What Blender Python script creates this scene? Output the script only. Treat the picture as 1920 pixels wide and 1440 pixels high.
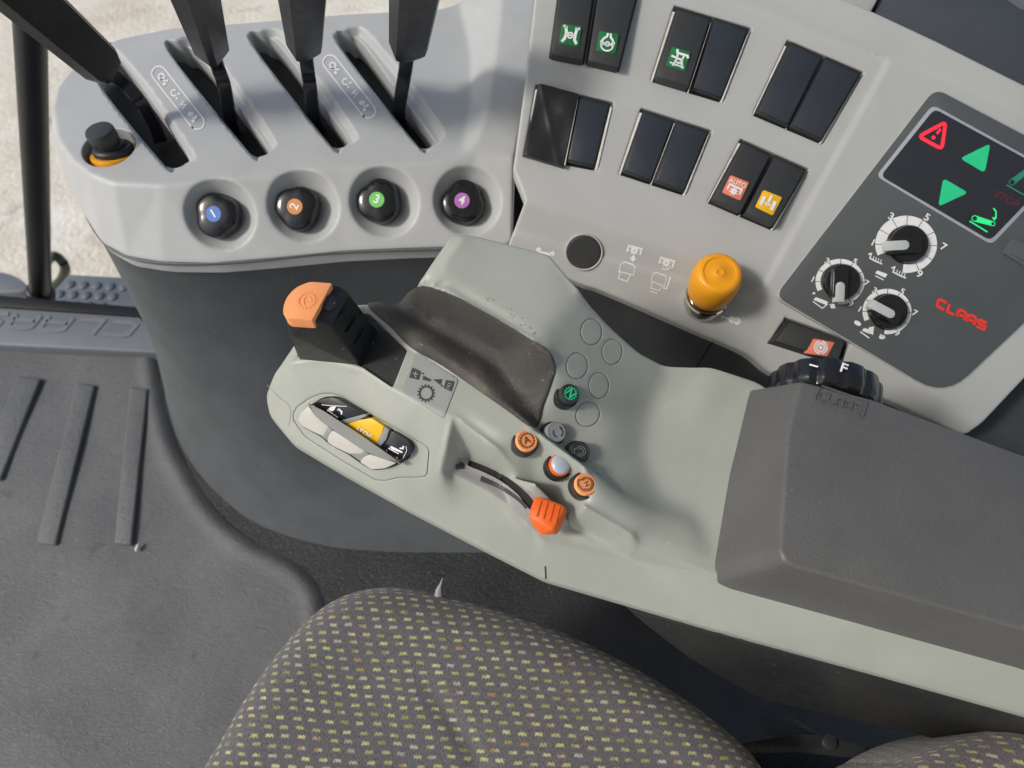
import bpy, bmesh, math, random
import numpy as np
from mathutils import Vector, Matrix
from mathutils.geometry import delaunay_2d_cdt

random.seed(7); np.random.seed(7)
scene = bpy.context.scene
for o in list(bpy.data.objects): bpy.data.objects.remove(o)

# ------------------------------------------------------------------ camera
PW, PH, FOC = 1920.0, 1440.0, 1350.0
CAM = np.array((0.0, 0.0, 1.10)); TH = math.radians(62.0)
DV = np.array((0, math.cos(TH), -math.sin(TH))); RV = np.array((1.0, 0, 0)); UV_ = np.array((0, math.sin(TH), math.cos(TH)))
cam_d = bpy.data.cameras.new('camera'); cam = bpy.data.objects.new('camera', cam_d)
scene.collection.objects.link(cam); scene.camera = cam
cam.location = CAM; cam.rotation_euler = (math.radians(90) - TH, 0, 0)
cam_d.sensor_width = 36.0; cam_d.lens = FOC / PW * 36.0; cam_d.clip_start = 0.02; cam_d.clip_end = 200
cam_d.dof.use_dof = True; cam_d.dof.focus_distance = 0.47; cam_d.dof.aperture_fstop = 9.0

# ------------------------------------------------------------------ light
SUN_DIR = Vector((-0.72, -0.20, 0.72)).normalized()
w = bpy.data.worlds.new('World'); scene.world = w; w.use_nodes = True
wn = w.node_tree.nodes; wl = w.node_tree.links
sky = wn.new('ShaderNodeTexSky'); sky.sky_type = 'NISHITA'; sky.sun_disc = False
sky.sun_elevation = math.asin(SUN_DIR.z); sky.sun_rotation = math.atan2(SUN_DIR.x, SUN_DIR.y)
sky.air_density = 1.0; sky.dust_density = 3.0; sky.ozone_density = 1.0
wl.new(sky.outputs[0], wn['Background'].inputs[0]); wn['Background'].inputs[1].default_value = 0.13
sd = bpy.data.lights.new('sun', 'SUN'); sd.energy = 1.9; sd.angle = math.radians(9.0); sd.color = (1.0, 0.965, 0.92)
sun = bpy.data.objects.new('sun', sd); scene.collection.objects.link(sun)
sun.rotation_euler = SUN_DIR.to_track_quat('Z', 'Y').to_euler()
vs = scene.view_settings; vs.view_transform = 'Standard'; vs.look = 'None'; vs.exposure = 0.12; vs.gamma = 1.0; vs.use_curve_mapping = False

# ------------------------------------------------------------------ pixel geometry: a photo pixel names a ray, a real surface gives the point
def ray(px, py):
    px = np.asarray(px, float); py = np.asarray(py, float)
    return DV + ((px - PW/2)/FOC)[..., None]*RV + ((PH/2 - py)/FOC)[..., None]*UV_
def Pz(px, py, z):
    r = ray(px, py); t = (np.asarray(z, float) - CAM[2])/r[..., 2]
    return CAM + r*t[..., None]
def Py(px, py, y):
    r = ray(px, py); return CAM + r*((y - CAM[1])/r[..., 1])[..., None]

def inside(P, poly):
    x, y = P[:, 0], P[:, 1]; res = np.zeros(len(P), bool)
    n = len(poly); j = n - 1
    for i in range(n):
        xi, yi = poly[i]; xj, yj = poly[j]
        if yi != yj:
            c = ((yi > y) != (yj > y)) & (x < (xj - xi)*(y - yi)/(yj - yi) + xi)
            res ^= c
        j = i
    return res
def dist(P, poly, closed=True):
    A = np.asarray(poly, float); B = np.roll(A, -1, 0)
    if not closed: A, B = A[:-1], B[:-1]
    out = np.full(len(P), 1e9)
    for a, b in zip(A, B):
        ab = b - a; L = ab@ab + 1e-18
        t = np.clip(((P - a)@ab)/L, 0, 1)
        q = P - (a + t[:, None]*ab)
        out = np.minimum(out, q[:, 0]**2 + q[:, 1]**2)
    return np.sqrt(out)
def sstep(x, a, b):
    t = np.clip((x - a)/(b - a), 0, 1); return t*t*(3 - 2*t)

class Surf:
    """a height field h(u,v) over the plane O,U,V in the world"""
    def __init__(s, O, U, V, zf=None):
        s.O, s.U, s.V = np.array(O, float), np.array(U, float), np.array(V, float)
        s.U /= np.linalg.norm(s.U); s.N = np.cross(s.U, s.V); s.N /= np.linalg.norm(s.N); s.V = np.cross(s.N, s.U)
        s.zf = zf
    def h(s, uv): return np.zeros(len(uv)) if s.zf is None else s.zf(np.asarray(uv, float))
    def plane(s, px, py, h=0.0):
        r = ray(px, py); h = np.asarray(h, float)
        t = (h - (CAM - s.O)@s.N)/(r@s.N)
        p = CAM + r*t[..., None] - s.O
        return np.stack([p@s.U, p@s.V], -1)
    def hit(s, pts):
        pts = np.asarray(pts, float).reshape(-1, 2)
        if s.zf is None: return s.plane(pts[:, 0], pts[:, 1], np.zeros(len(pts)))
        lo, hi = s.range; n = 160
        prev = s.plane(pts[:, 0], pts[:, 1], np.full(len(pts), hi)); out = prev.copy(); done = np.zeros(len(pts), bool)
        hp = hi
        for k in range(1, n + 1):
            hk = hi + (lo - hi)*k/n
            uv = s.plane(pts[:, 0], pts[:, 1], np.full(len(pts), hk))
            g = s.h(uv) - hk
            new = (g >= 0) & ~done
            if new.any():
                a = np.full(new.sum(), hp); b = np.full(new.sum(), hk)
                for _ in range(12):
                    m = (a + b)/2; q = s.plane(pts[new, 0], pts[new, 1], m); c = s.h(q) >= m
                    b = np.where(c, m, b); a = np.where(c, a, m)
                out[new] = s.plane(pts[new, 0], pts[new, 1], b); done |= new
            hp = hk
        if (~done).any(): out[~done] = s.plane(pts[~done, 0], pts[~done, 1], np.full((~done).sum(), lo))
        return out
    def w(s, uv, h):
        uv = np.asarray(uv, float); return s.O + uv[:, :1]*s.U + uv[:, 1:2]*s.V + np.asarray(h, float).reshape(-1, 1)*s.N
    def pt(s, px, py, e=0.0):
        uv = s.hit([(px, py)]); return s.w(uv, s.h(uv) + e)[0]
    def normal(s, px, py, e=0.003):
        uv = s.hit([(px, py)])[0]
        q = np.array([uv + (e, 0), uv - (e, 0), uv + (0, e), uv - (0, e)]); h = s.h(q)
        n = s.N - s.U*(h[0] - h[1])/(2*e) - s.V*(h[2] - h[3])/(2*e)
        return n/np.linalg.norm(n)

def closed_curve(pts, n=6):
    P = np.asarray(pts, float); m = len(P); out = []
    for i in range(m):
        a, b, c, d = P[i-1], P[i], P[(i+1) % m], P[(i+2) % m]
        for k in range(n):
            t = k/n
            out.append(.5*((2*b) + (c - a)*t + (2*a - 5*b + 4*c - d)*t*t + (3*b - a - 3*c + d)*t**3))
    return np.array(out)
def open_curve(pts, n=6):
    P = np.asarray(pts, float); Q = np.vstack([2*P[0] - P[1], P, 2*P[-1] - P[-2]]); out = []
    for i in range(1, len(Q) - 2):
        a, b, c, d = Q[i-1], Q[i], Q[i+1], Q[i+2]
        for k in range(n):
            t = k/n
            out.append(.5*((2*b) + (c - a)*t + (2*a - 5*b + 4*c - d)*t*t + (3*b - a - 3*c + d)*t**3))
    out.append(P[-1]); return np.array(out)
def fillet(pts, r, n=5):
    P = np.asarray(pts, float); m = len(P); out = []
    rr = r if hasattr(r, '__len__') else [r]*m
    for i in range(m):
        a, b, c = P[i-1], P[i], P[(i+1) % m]
        if rr[i] <= 0: out.append(b); continue
        u, v = a - b, c - b; lu, lv = np.linalg.norm(u), np.linalg.norm(v)
        k = min(rr[i], lu*.48, lv*.48); p, q = b + u/lu*k, b + v/lv*k
        for j in range(n + 1):
            t = j/n; out.append((1-t)**2*p + 2*t*(1-t)*b + t*t*q)
    return np.array(out)
def resample(poly, step, closed=True):
    P = np.asarray(poly, float); out = []
    m = len(P) if closed else len(P) - 1
    for i in range(m):
        a, b = P[i], P[(i+1) % len(P)]; L = np.linalg.norm(b - a)
        if L < 1e-9: continue
        k = max(1, int(math.ceil(L/step)))
        for j in range(k): out.append(a + (b - a)*j/k)
    if not closed: out.append(P[-1])
    out = np.array(out)
    keep = [0]
    for i in range(1, len(out)):
        if np.linalg.norm(out[i] - out[keep[-1]]) > step*.15: keep.append(i)
    if closed and np.linalg.norm(out[keep[-1]] - out[0]) < step*.15 and len(keep) > 3: keep.pop()
    return out[keep]
def circ(cx, cy, r, n=40, ry=None, rot=0):
    t = np.linspace(0, 2*math.pi, n, endpoint=False); ry = ry or r; c, s = math.cos(rot), math.sin(rot)
    x, y = r*np.cos(t), ry*np.sin(t)
    return np.stack([cx + x*c - y*s, cy + x*s + y*c], -1)

# ------------------------------------------------------------------ objects
def put(name, V, F, mat, parent=None, sharp=35, uv=None, smooth=True, label=None):
    V = np.asarray(V, float); c = (V.max(0) + V.min(0))/2
    me = bpy.data.meshes.new(name); me.from_pydata((V - c).tolist(), [], [list(map(int, f)) for f in F]); me.update()
    if uv is not None:
        l = me.uv_layers.new(name='UVMap'); idx = np.zeros(len(me.loops), int); me.loops.foreach_get('vertex_index', idx)
        l.data.foreach_set('uv', np.asarray(uv, float)[idx].ravel())
    if smooth:
        me.shade_smooth()
        if sharp: me.set_sharp_from_angle(angle=math.radians(sharp))
    if mat: me.materials.append(mat)
    o = bpy.data.objects.new(name, me); scene.collection.objects.link(o); o.location = c
    if parent: adopt(o, parent)
    if label: o['label'] = label
    return o
def world_loc(o):
    p = Vector(o.location)
    while o.parent: o = o.parent; p += Vector(o.location)
    return p
def adopt(o, parent):
    o.parent = parent; o.location = Vector(o.location) - world_loc(parent)
def put_bm(name, bm, mat, parent=None, sharp=35, label=None):
    bmesh.ops.recalc_face_normals(bm, faces=bm.faces)
    bm.verts.index_update()
    V = [v.co[:] for v in bm.verts]; F = [[v.index for v in f.verts] for f in bm.faces]; bm.free()
    return put(name, V, F, mat, parent, sharp, label=label)
def thing(name, label, cat, loc, group=None):
    o = bpy.data.objects.new(name, None); scene.collection.objects.link(o); o.location = loc
    o.empty_display_size = .02; o['label'] = label; o['category'] = cat
    if group: o['group'] = group
    return o
def tag(o, label, cat=None, kind=None):
    if label: o['label'] = label
    if cat: o['category'] = cat
    if kind: o['kind'] = kind
    return o
def node(name, parent, loc, label=None, group=None):
    o = bpy.data.objects.new(name, None); scene.collection.objects.link(o); o.location = loc; o.empty_display_size = .01
    adopt(o, parent)
    if label: o['label'] = label
    return o

def patch(name, S, outline, mat, parent=None, holes=(), spacing=.003, skirt=.01, rr=0.0, dh=0.0, rings=None, hole_depth=.01, hole_rr=0.0, extra=None, dirn=None, label=None, uvrot=0, oh=None, sharp=35, post=None):
    """a piece of surface S cut along outline (u,v), with its rim rounded (rr) and a wall (skirt) down all round"""
    out = resample(outline, spacing)
    hs = [resample(h, min(spacing, .0025)) for h in holes]
    lo, hi = out.min(0), out.max(0)
    gx = np.arange(lo[0], hi[0], spacing); gy = np.arange(lo[1], hi[1], spacing*.87)
    G = np.array([(x + (spacing/2 if j % 2 else 0), y) for j, y in enumerate(gy) for x in gx])
    if extra is not None and len(extra): G = np.vstack([G, extra])
    if len(G):
        G = G[inside(G, out)]
        d = dist(G, out); G = G[d > max(spacing*.45, rr*1.05)]
        for h in hs:
            if len(G): G = G[~inside(G, h)]
            if len(G): d = dist(G, h); G = G[d > max(spacing*.35, hole_rr*1.05)]
    def offs(loop, ds, sign):
        A = np.roll(loop, 1, 0); B = np.roll(loop, -1, 0); t = B - A; L = np.linalg.norm(t, axis=1)[:, None]; t = t/np.maximum(L, 1e-12)
        area = .5*np.sum(loop[:, 0]*B[:, 1] - B[:, 0]*loop[:, 1])
        nrm = np.stack([-t[:, 1], t[:, 0]], -1)*(1 if area > 0 else -1)*sign
        res = []
        for dd in ds:
            q = loop + nrm*dd; k = dist(q, loop) > dd*.8
            res.append(q[k])
        return np.vstack(res)
    if rr > 0: G = np.vstack([G, offs(out, [rr*.08, rr*.3, rr*.6, rr], 1)]) if len(G) else offs(out, [rr*.08, rr*.3, rr*.6, rr], 1)
    for h in hs:
        if hole_rr > 0: G = np.vstack([G, offs(h, [hole_rr*.15, hole_rr*.5, hole_rr], -1)])
    loops = [out] + hs
    pts = np.vstack(loops + ([G] if len(G) else []))
    edges = []; b = 0
    for lp in loops:
        n = len(lp); edges += [(b + i, b + (i+1) % n) for i in range(n)]; b += n
    vc, ve, vf, ov, oe, of = delaunay_2d_cdt([Vector(p) for p in pts], edges, [], 0, 1e-7)
    P = np.array([v[:] for v in vc]); T = np.array([f for f in vf if len(f) == 3], int)
    cen = P[T].mean(1); k = inside(cen, out)
    for h in hs: k &= ~inside(cen, h)
    T = T[k]
    h = S.h(P) + dh
    if rr > 0:
        d = np.minimum(dist(P, out), rr); h = h - (rr - np.sqrt(np.maximum(rr*rr - (rr - d)**2, 0)))
    if hole_rr > 0:
        for q in hs:
            d = np.minimum(dist(P, q), hole_rr); h = h - (hole_rr - np.sqrt(np.maximum(hole_rr**2 - (hole_rr - d)**2, 0)))
    V = S.w(P, h); F = T.tolist(); UVs = P.copy()
    if rr > .01:
        A_ = np.roll(out, 1, 0); B_ = np.roll(out, -1, 0); t_ = B_ - A_; t_ /= np.linalg.norm(t_, axis=1)[:, None]; ar_ = .5*np.sum(out[:, 0]*B_[:, 1] - B_[:, 0]*out[:, 1])
        on = np.stack([t_[:, 1], -t_[:, 0]], -1)*(1 if ar_ > 0 else -1); d = dist(P, out); k = np.where(d < rr)[0]
        for i in k:
            j = np.argmin(((out - P[i])**2).sum(1)); q = rr - d[i]; UVs[i] += on[j]*(rr*math.asin(min(1, q/rr)) - q)
    if post is not None: V = post(V)
    # boundary edges -> walls
    cnt = {}
    for f in F:
        for i in range(3):
            e = (f[i], f[(i+1) % 3]); cnt[e] = cnt.get(e, 0) + 1
    bd = [e for e in cnt if (e[1], e[0]) not in cnt]
    if skirt or hole_depth:
        dv = -S.N if dirn is None else np.asarray(dirn, float)
        vs_ = sorted({i for e in bd for i in e}); m = {}
        onh = np.zeros(len(P), bool)
        if hs:
            for q in hs: onh |= dist(P, q) < 1e-5
        add = []; adduv = []
        for i in vs_:
            m[i] = len(V) + len(add); add.append(V[i] + dv*(hole_depth if onh[i] else skirt)); adduv.append(UVs[i] + (on[np.argmin(((out - P[i])**2).sum(1))]*skirt if rr > .01 else 0))
        V = np.vstack([V, add]); UVs = np.vstack([UVs, adduv])
        F += [[b_, a, m[a], m[b_]] for a, b_ in bd]
    if uvrot:
        c_, s_ = math.cos(uvrot), math.sin(uvrot); UVs = UVs@np.array([[c_, s_], [-s_, c_]])
    return put(name, V, F, mat, parent, sharp, UVs, label=label)

def loft(name, rows, mat, parent=None, closed=False, cap=False, sharp=40, label=None, flip=False):
    R = [np.asarray(r, float) for r in rows]; n = len(R[0]); V = np.vstack(R); F = []
    for i in range(len(R) - 1):
        for j in range(n if closed else n - 1):
            a, b = i*n + j, i*n + (j+1) % n; F.append([a, b, b + n, a + n])
    if cap:
        F.append(list(range(n))[::-1]); F.append([len(V) - n + j for j in range(n)])
    bm = bmesh.new(); vs_ = [bm.verts.new(v) for v in V]
    for f in F:
        try: bm.faces.new([vs_[i] for i in f])
        except ValueError: pass
    return put_bm(name, bm, mat, parent, sharp, label)

def frame_of(n, up=(0, 1, 0)):
    n = np.asarray(n, float); n = n/np.linalg.norm(n); u = np.cross(up, n)
    if np.linalg.norm(u) < 1e-6: u = np.cross((1, 0, 0), n)
    u = u/np.linalg.norm(u); return u, np.cross(n, u), n
def lathe(name, prof, P, N, mat, parent=None, seg=56, sharp=35, mod=None, up=(0, 1, 0), label=None):
    u, v, n = frame_of(N, up); rows = []
    for r, h in prof:
        t = np.linspace(0, 2*math.pi, seg, endpoint=False)
        rad = np.full(seg, r) if mod is None else np.array([mod(a, r, h) for a in t])
        rows.append(np.asarray(P) + np.outer(rad*np.cos(t), u) + np.outer(rad*np.sin(t), v) + n*h)
    V = np.vstack(rows); F = []
    for i in range(len(rows) - 1):
        for j in range(seg):
            a, b = i*seg + j, i*seg + (j+1) % seg; F.append([a, b, b + seg, a + seg])
    F.append(list(range(seg))[::-1]); F.append([len(V) - seg + j for j in range(seg)])
    return put(name, V, F, mat, parent, sharp, label=label)
def prism(name, S, pts, h0, h1, mat, parent=None, bevel=0.0, segs=2, label=None, rel=True, extra=None):
    """solid over a polygon given in photo pixels seen at height h1 (scalar or one per corner) above surface S"""
    pts = np.asarray(pts, float); n = len(pts); h1 = np.full(n, h1) if np.isscalar(h1) else np.asarray(h1, float)
    h0 = np.full(n, h0) if np.isscalar(h0) else np.asarray(h0, float)
    uv = np.array([S.plane(p[0], p[1], h) for p, h in zip(pts, h1)])
    top, bot = S.w(uv, h1), S.w(uv, h0)
    bm = bmesh.new(); tv = [bm.verts.new(v) for v in top]; bv = [bm.verts.new(v) for v in bot]
    bm.faces.new(tv); bm.faces.new(bv[::-1])
    for i in range(n): bm.faces.new([tv[i], bv[i], bv[(i+1) % n], tv[(i+1) % n]])
    bmesh.ops.recalc_face_normals(bm, faces=bm.faces)
    if bevel:
        es = [e for e in bm.edges if not all(v in bv for v in e.verts)]
        bmesh.ops.bevel(bm, geom=es, offset=bevel, segments=segs, profile=.5, affect='EDGES', clamp_overlap=True)
    return put_bm(name, bm, mat, parent, label=label)
def hull(name, pts, mat, parent=None, bevel=0.0, segs=2, sharp=35, label=None):
    bm = bmesh.new()
    for p in pts: bm.verts.new(p)
    r = bmesh.ops.convex_hull(bm, input=bm.verts)
    bmesh.ops.delete(bm, geom=[v for v in bm.verts if not v.link_faces], context='VERTS')
    bmesh.ops.dissolve_limit(bm, angle_limit=math.radians(4), verts=bm.verts, edges=bm.edges)
    if bevel: bmesh.ops.bevel(bm, geom=list(bm.edges), offset=bevel, segments=segs, profile=.5, affect='EDGES', clamp_overlap=True)
    return put_bm(name, bm, mat, parent, sharp, label)
def tube(name, pts, r, mat, parent=None, seg=20, label=None, smooth=6, flat=None, up=(0, 0, 1)):
    P = open_curve(pts, smooth) if smooth else np.asarray(pts, float); rows = []
    rr_ = np.interp(np.linspace(0, 1, len(P)), np.linspace(0, 1, len(r)), r) if hasattr(r, '__len__') else np.full(len(P), r)
    for i, p in enumerate(P):
        t = P[min(i+1, len(P)-1)] - P[max(i-1, 0)]; u, v, n = frame_of(t, up)
        a = np.linspace(0, 2*math.pi, seg, endpoint=False); f = flat or 1.0
        rows.append(p + np.outer(np.cos(a)*rr_[i], u) + np.outer(np.sin(a)*rr_[i]*f, v))
    return loft(name, rows, mat, parent, True, True, label=label)

# flat print on a surface: strokes, polygons and letters given in photo pixels
_font = {}
def glyphs(s, bold=0.0):
    if (s, bold) in _font: return _font[(s, bold)]
    c = bpy.data.curves.new('t', 'FONT'); c.body = s; c.align_x = 'CENTER'; c.align_y = 'CENTER'; c.offset = bold; c.resolution_u = 4
    o = bpy.data.objects.new('t', c); scene.collection.objects.link(o)
    dg = bpy.context.evaluated_depsgraph_get(); me = bpy.data.meshes.new_from_object(o.evaluated_get(dg))
    V = np.array([v.co[:2] for v in me.vertices]); F = [list(p.vertices) for p in me.polygons]
    bpy.data.objects.remove(o); bpy.data.curves.remove(c); bpy.data.meshes.remove(me)
    _font[(s, bold)] = (V, F); return V, F
class Ink:
    def __init__(s): s.V = []; s.F = []
    def quad(s, P, F):
        b = len(s.V); s.V += [tuple(p) for p in P]; s.F += [[i + b for i in f] for f in F]; return s
    def poly(s, *p): return s.quad(p, [list(range(len(p)))])
    def line(s, p, w, close=False):
        P = np.asarray(p, float)
        if close: P = np.vstack([P, P[:1], P[1:2]])
        L = []; R = []
        for i in range(len(P)):
            a = P[max(i-1, 0)]; b = P[i]; c = P[min(i+1, len(P)-1)]
            d1 = b - a; d2 = c - b
            if np.linalg.norm(d1) < 1e-9: d1 = d2
            if np.linalg.norm(d2) < 1e-9: d2 = d1
            d1 = d1/np.linalg.norm(d1); d2 = d2/np.linalg.norm(d2); t = d1 + d2
            t = t/np.linalg.norm(t) if np.linalg.norm(t) > 1e-6 else d1
            n = np.array((-t[1], t[0])); k = w/2/max(.5, n@np.array((-d1[1], d1[0])))
            L.append(b + n*k); R.append(b - n*k)
        n = len(P)
        return s.quad(L + R, [[i, i+1, n+i+1, n+i] for i in range(n-1)])
    def disc(s, c, r, n=24, ry=None, rot=0): return s.quad(circ(c[0], c[1], r, n, ry, rot), [list(range(n))])
    def ring(s, c, r, w, a0=0, a1=360, n=36, ry=None, rot=0):
        t = np.radians(np.linspace(a0, a1, n + 1)); ry = ry or r; k = ry/r; cr, sr = math.cos(rot), math.sin(rot)
        def pt(q): x, y = q*np.cos(t), -q*k*np.sin(t); return np.stack([c[0] + x*cr - y*sr, c[1] + x*sr + y*cr], -1)
        o, i = pt(r + w/2), pt(r - w/2)
        return s.quad(list(o) + list(i), [[j, j+1, n+1+j+1, n+1+j] for j in range(n)])
    def text(s, t, c, size, ang=0, bold=0.0, sx=1.0, shear=0.0, sy=1.0):
        V, F = glyphs(t, bold); a = math.radians(ang)
        x = (V[:, 0]*sx + V[:, 1]*shear)*size*1.35; y = V[:, 1]*size*1.35*sy
        X = c[0] + x*math.cos(a) - y*math.sin(a); Y = c[1] - (x*math.sin(a) + y*math.cos(a))
        return s.quad(np.stack([X, Y], -1), F)
    def gear(s, c, r, w, teeth=14, tl=4, ry=None, rot=0):
        s.ring(c, r, w, ry=ry, rot=rot); k = (ry or r)/r
        for i in range(teeth):
            a = 2*math.pi*i/teeth; cr, sr = math.cos(rot), math.sin(rot)
            def q(rad, da):
                x, y = rad*math.cos(a + da), rad*k*math.sin(a + da); return (c[0] + x*cr - y*sr, c[1] + x*sr + y*cr)
            da = .35*math.pi/teeth
            s.poly(q(r + w/2 - .2, -da), q(r + w/2 + tl, -da*.8), q(r + w/2 + tl, da*.8), q(r + w/2 - .2, da))
        return s
def ink(name, S, k, mat, parent=None, eps=.0004, thick=0.0, label=None):
    V = np.array(k.V); uv = S.hit(V) if S.zf is not None else S.plane(V[:, 0], V[:, 1], np.full(len(V), eps))
    h = S.h(uv) + eps; W = S.w(uv, h); F = []
    for f in k.F:
        q = uv[f]; a = .5*np.sum(q[:, 0]*np.roll(q[:, 1], -1) - np.roll(q[:, 0], -1)*q[:, 1]); F.append(f if a > 0 else f[::-1])
    if thick:
        n = len(W); B = S.w(uv, h - thick); cnt = {}
        for f in F:
            for i in range(len(f)): cnt[(f[i], f[(i+1) % len(f)])] = 1
        W = np.vstack([W, B]); F = F + [[b, a, a + n, b + n] for a, b in cnt if (b, a) not in cnt]
    return put(name, W, F, mat, parent, 30, smooth=False, label=label)

class HGrid:
    """height field from feature lines (photo pixel + real height), triangulated, then softened like moulded plastic"""
    def __init__(s, lines, z0, res=.001, sigma=.002, pad=.02, loose=(), wide=None, crisp=(), reach=.006):
        pts = []; edges = []
        for ln in lines:
            b = len(pts)
            for q in ln: pts.append(Pz(q[0], q[1], q[2]))
            edges += [(b + i, b + i + 1) for i in range(len(ln) - 1)]
        for q in loose: pts.append(Pz(*q))
        pts = np.array(pts); P2 = pts[:, :2]
        vc, ve, vf, ov, oe, of = delaunay_2d_cdt([Vector(p) for p in P2], edges, [], 0, 1e-5)
        Z = []
        for v, o_ in zip(vc, ov):
            if len(o_): Z.append(np.mean([pts[i, 2] for i in o_]))
            else:
                d = np.linalg.norm(P2 - np.array(v[:]), axis=1); k = np.argsort(d)[:2]; wt = 1/(d[k] + 1e-6); Z.append((pts[k, 2]*wt).sum()/wt.sum())
        Q = np.array([v[:] for v in vc]); Z = np.array(Z) - z0
        lo = P2.min(0) - pad; hi = P2.max(0) + pad; s.lo, s.res = lo, res
        nx, ny = ((hi - lo)/res).astype(int) + 2; H = np.full((nx, ny), np.nan)
        for f in vf:
            if len(f) != 3: continue
            a, b, c = Q[list(f)]; za, zb, zc = Z[list(f)]
            i0, j0 = np.maximum(((np.minimum(np.minimum(a, b), c) - lo)/res).astype(int), 0); i1, j1 = ((np.maximum(np.maximum(a, b), c) - lo)/res).astype(int) + 2
            I, J = np.meshgrid(np.arange(i0, min(i1, nx)), np.arange(j0, min(j1, ny)), indexing='ij'); X, Y = lo[0] + I*res, lo[1] + J*res
            D = (b[1]-c[1])*(a[0]-c[0]) + (c[0]-b[0])*(a[1]-c[1])
            if abs(D) < 1e-14: continue
            l1 = ((b[1]-c[1])*(X-c[0]) + (c[0]-b[0])*(Y-c[1]))/D; l2 = ((c[1]-a[1])*(X-c[0]) + (a[0]-c[0])*(Y-c[1]))/D; l3 = 1-l1-l2
            m = (l1 >= -1e-6) & (l2 >= -1e-6) & (l3 >= -1e-6); z = l1*za + l2*zb + l3*zc
            H[I[m], J[m]] = z[m]
        while np.isnan(H).any():
            N_ = np.isnan(H); acc = np.zeros_like(H); ct = np.zeros_like(H); Hp = np.pad(H, 1, constant_values=np.nan)
            for dx in (0, 1, 2):
                for dy in (0, 1, 2):
                    q = Hp[dx:dx+nx, dy:dy+ny]; ok = ~np.isnan(q); acc[ok] += q[ok]; ct[ok] += 1
            m = N_ & (ct > 0); H[m] = acc[m]/ct[m]
        s.H = s.blur(H, sigma/res) if sigma else H
        if wide:
            I, J = np.meshgrid(np.arange(nx), np.arange(ny), indexing='ij'); G = np.stack([lo[0] + I.ravel()*res, lo[1] + J.ravel()*res], -1)
            d = np.full(len(G), 1e9)
            for ln in crisp: d = np.minimum(d, dist(G, [Pz(*q)[:2] for q in ln], False))
            k = np.exp(-(d/reach)**2).reshape(nx, ny); s.H = s.H*k + s.blur(H, wide/res)*(1 - k)
    @staticmethod
    def blur(H, sg):
        n = int(3*sg) + 1; k = np.exp(-.5*(np.arange(-n, n+1)/sg)**2); k /= k.sum()
        for ax in (0, 1):
            P = np.pad(H, [(n, n) if a == ax else (0, 0) for a in (0, 1)], mode='edge'); out = np.zeros_like(H)
            for i, c in enumerate(k): out += c*(P[i:i+H.shape[0], :] if ax == 0 else P[:, i:i+H.shape[1]])
            H = out
        return H
    def __call__(s, uv):
        q = (np.asarray(uv) - s.lo)/s.res; nx, ny = s.H.shape
        i = np.clip(q[:, 0], 0, nx - 1.001); j = np.clip(q[:, 1], 0, ny - 1.001); a = i.astype(int); b = j.astype(int); fx, fy = i - a, j - b; H = s.H
        return H[a, b]*(1-fx)*(1-fy) + H[a+1, b]*fx*(1-fy) + H[a, b+1]*(1-fx)*fy + H[a+1, b+1]*fx*fy
# ------------------------------------------------------------------ materials
def new_mat(name):
    m = bpy.data.materials.new(name); m.use_nodes = True
    nt = m.node_tree; return m, nt, nt.nodes['Principled BSDF']
def nd(nt, typ, **kw):
    n = nt.nodes.new(typ)
    for k, v in kw.items():
        if k.startswith('i_'): n.inputs[int(k[2:])].default_value = v
        else: setattr(n, k, v)
    return n
def mth(nt, op, a, b=None, c=None):
    n = nt.nodes.new('ShaderNodeMath'); n.operation = op
    for i, x in enumerate((a, b, c)):
        if x is None: continue
        if hasattr(x, 'is_linked'): nt.links.new(x, n.inputs[i])
        else: n.inputs[i].default_value = x
    return n.outputs[0]
def mixc(nt, f, a, b):
    n = nt.nodes.new('ShaderNodeMix'); n.data_type = 'RGBA'
    for i, x in ((0, f), (6, a), (7, b)):
        if hasattr(x, 'is_linked'): nt.links.new(x, n.inputs[i])
        else: n.inputs[i].default_value = x if i == 0 else (*x, 1) if len(x) == 3 else x
    return n.outputs[2]
def noise(nt, co, scale, detail=3, rough=.5, dist=0.0):
    n = nd(nt, 'ShaderNodeTexNoise'); n.inputs['Scale'].default_value = scale; n.inputs['Detail'].default_value = detail
    n.inputs['Roughness'].default_value = rough; n.inputs['Distortion'].default_value = dist
    nt.links.new(co, n.inputs['Vector']); return n.outputs[0]
def ramp(nt, f, a, b):
    n = nd(nt, 'ShaderNodeMapRange'); nt.links.new(f, n.inputs[0]); n.inputs[1].default_value = a; n.inputs[2].default_value = b; return n.outputs[0]

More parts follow.
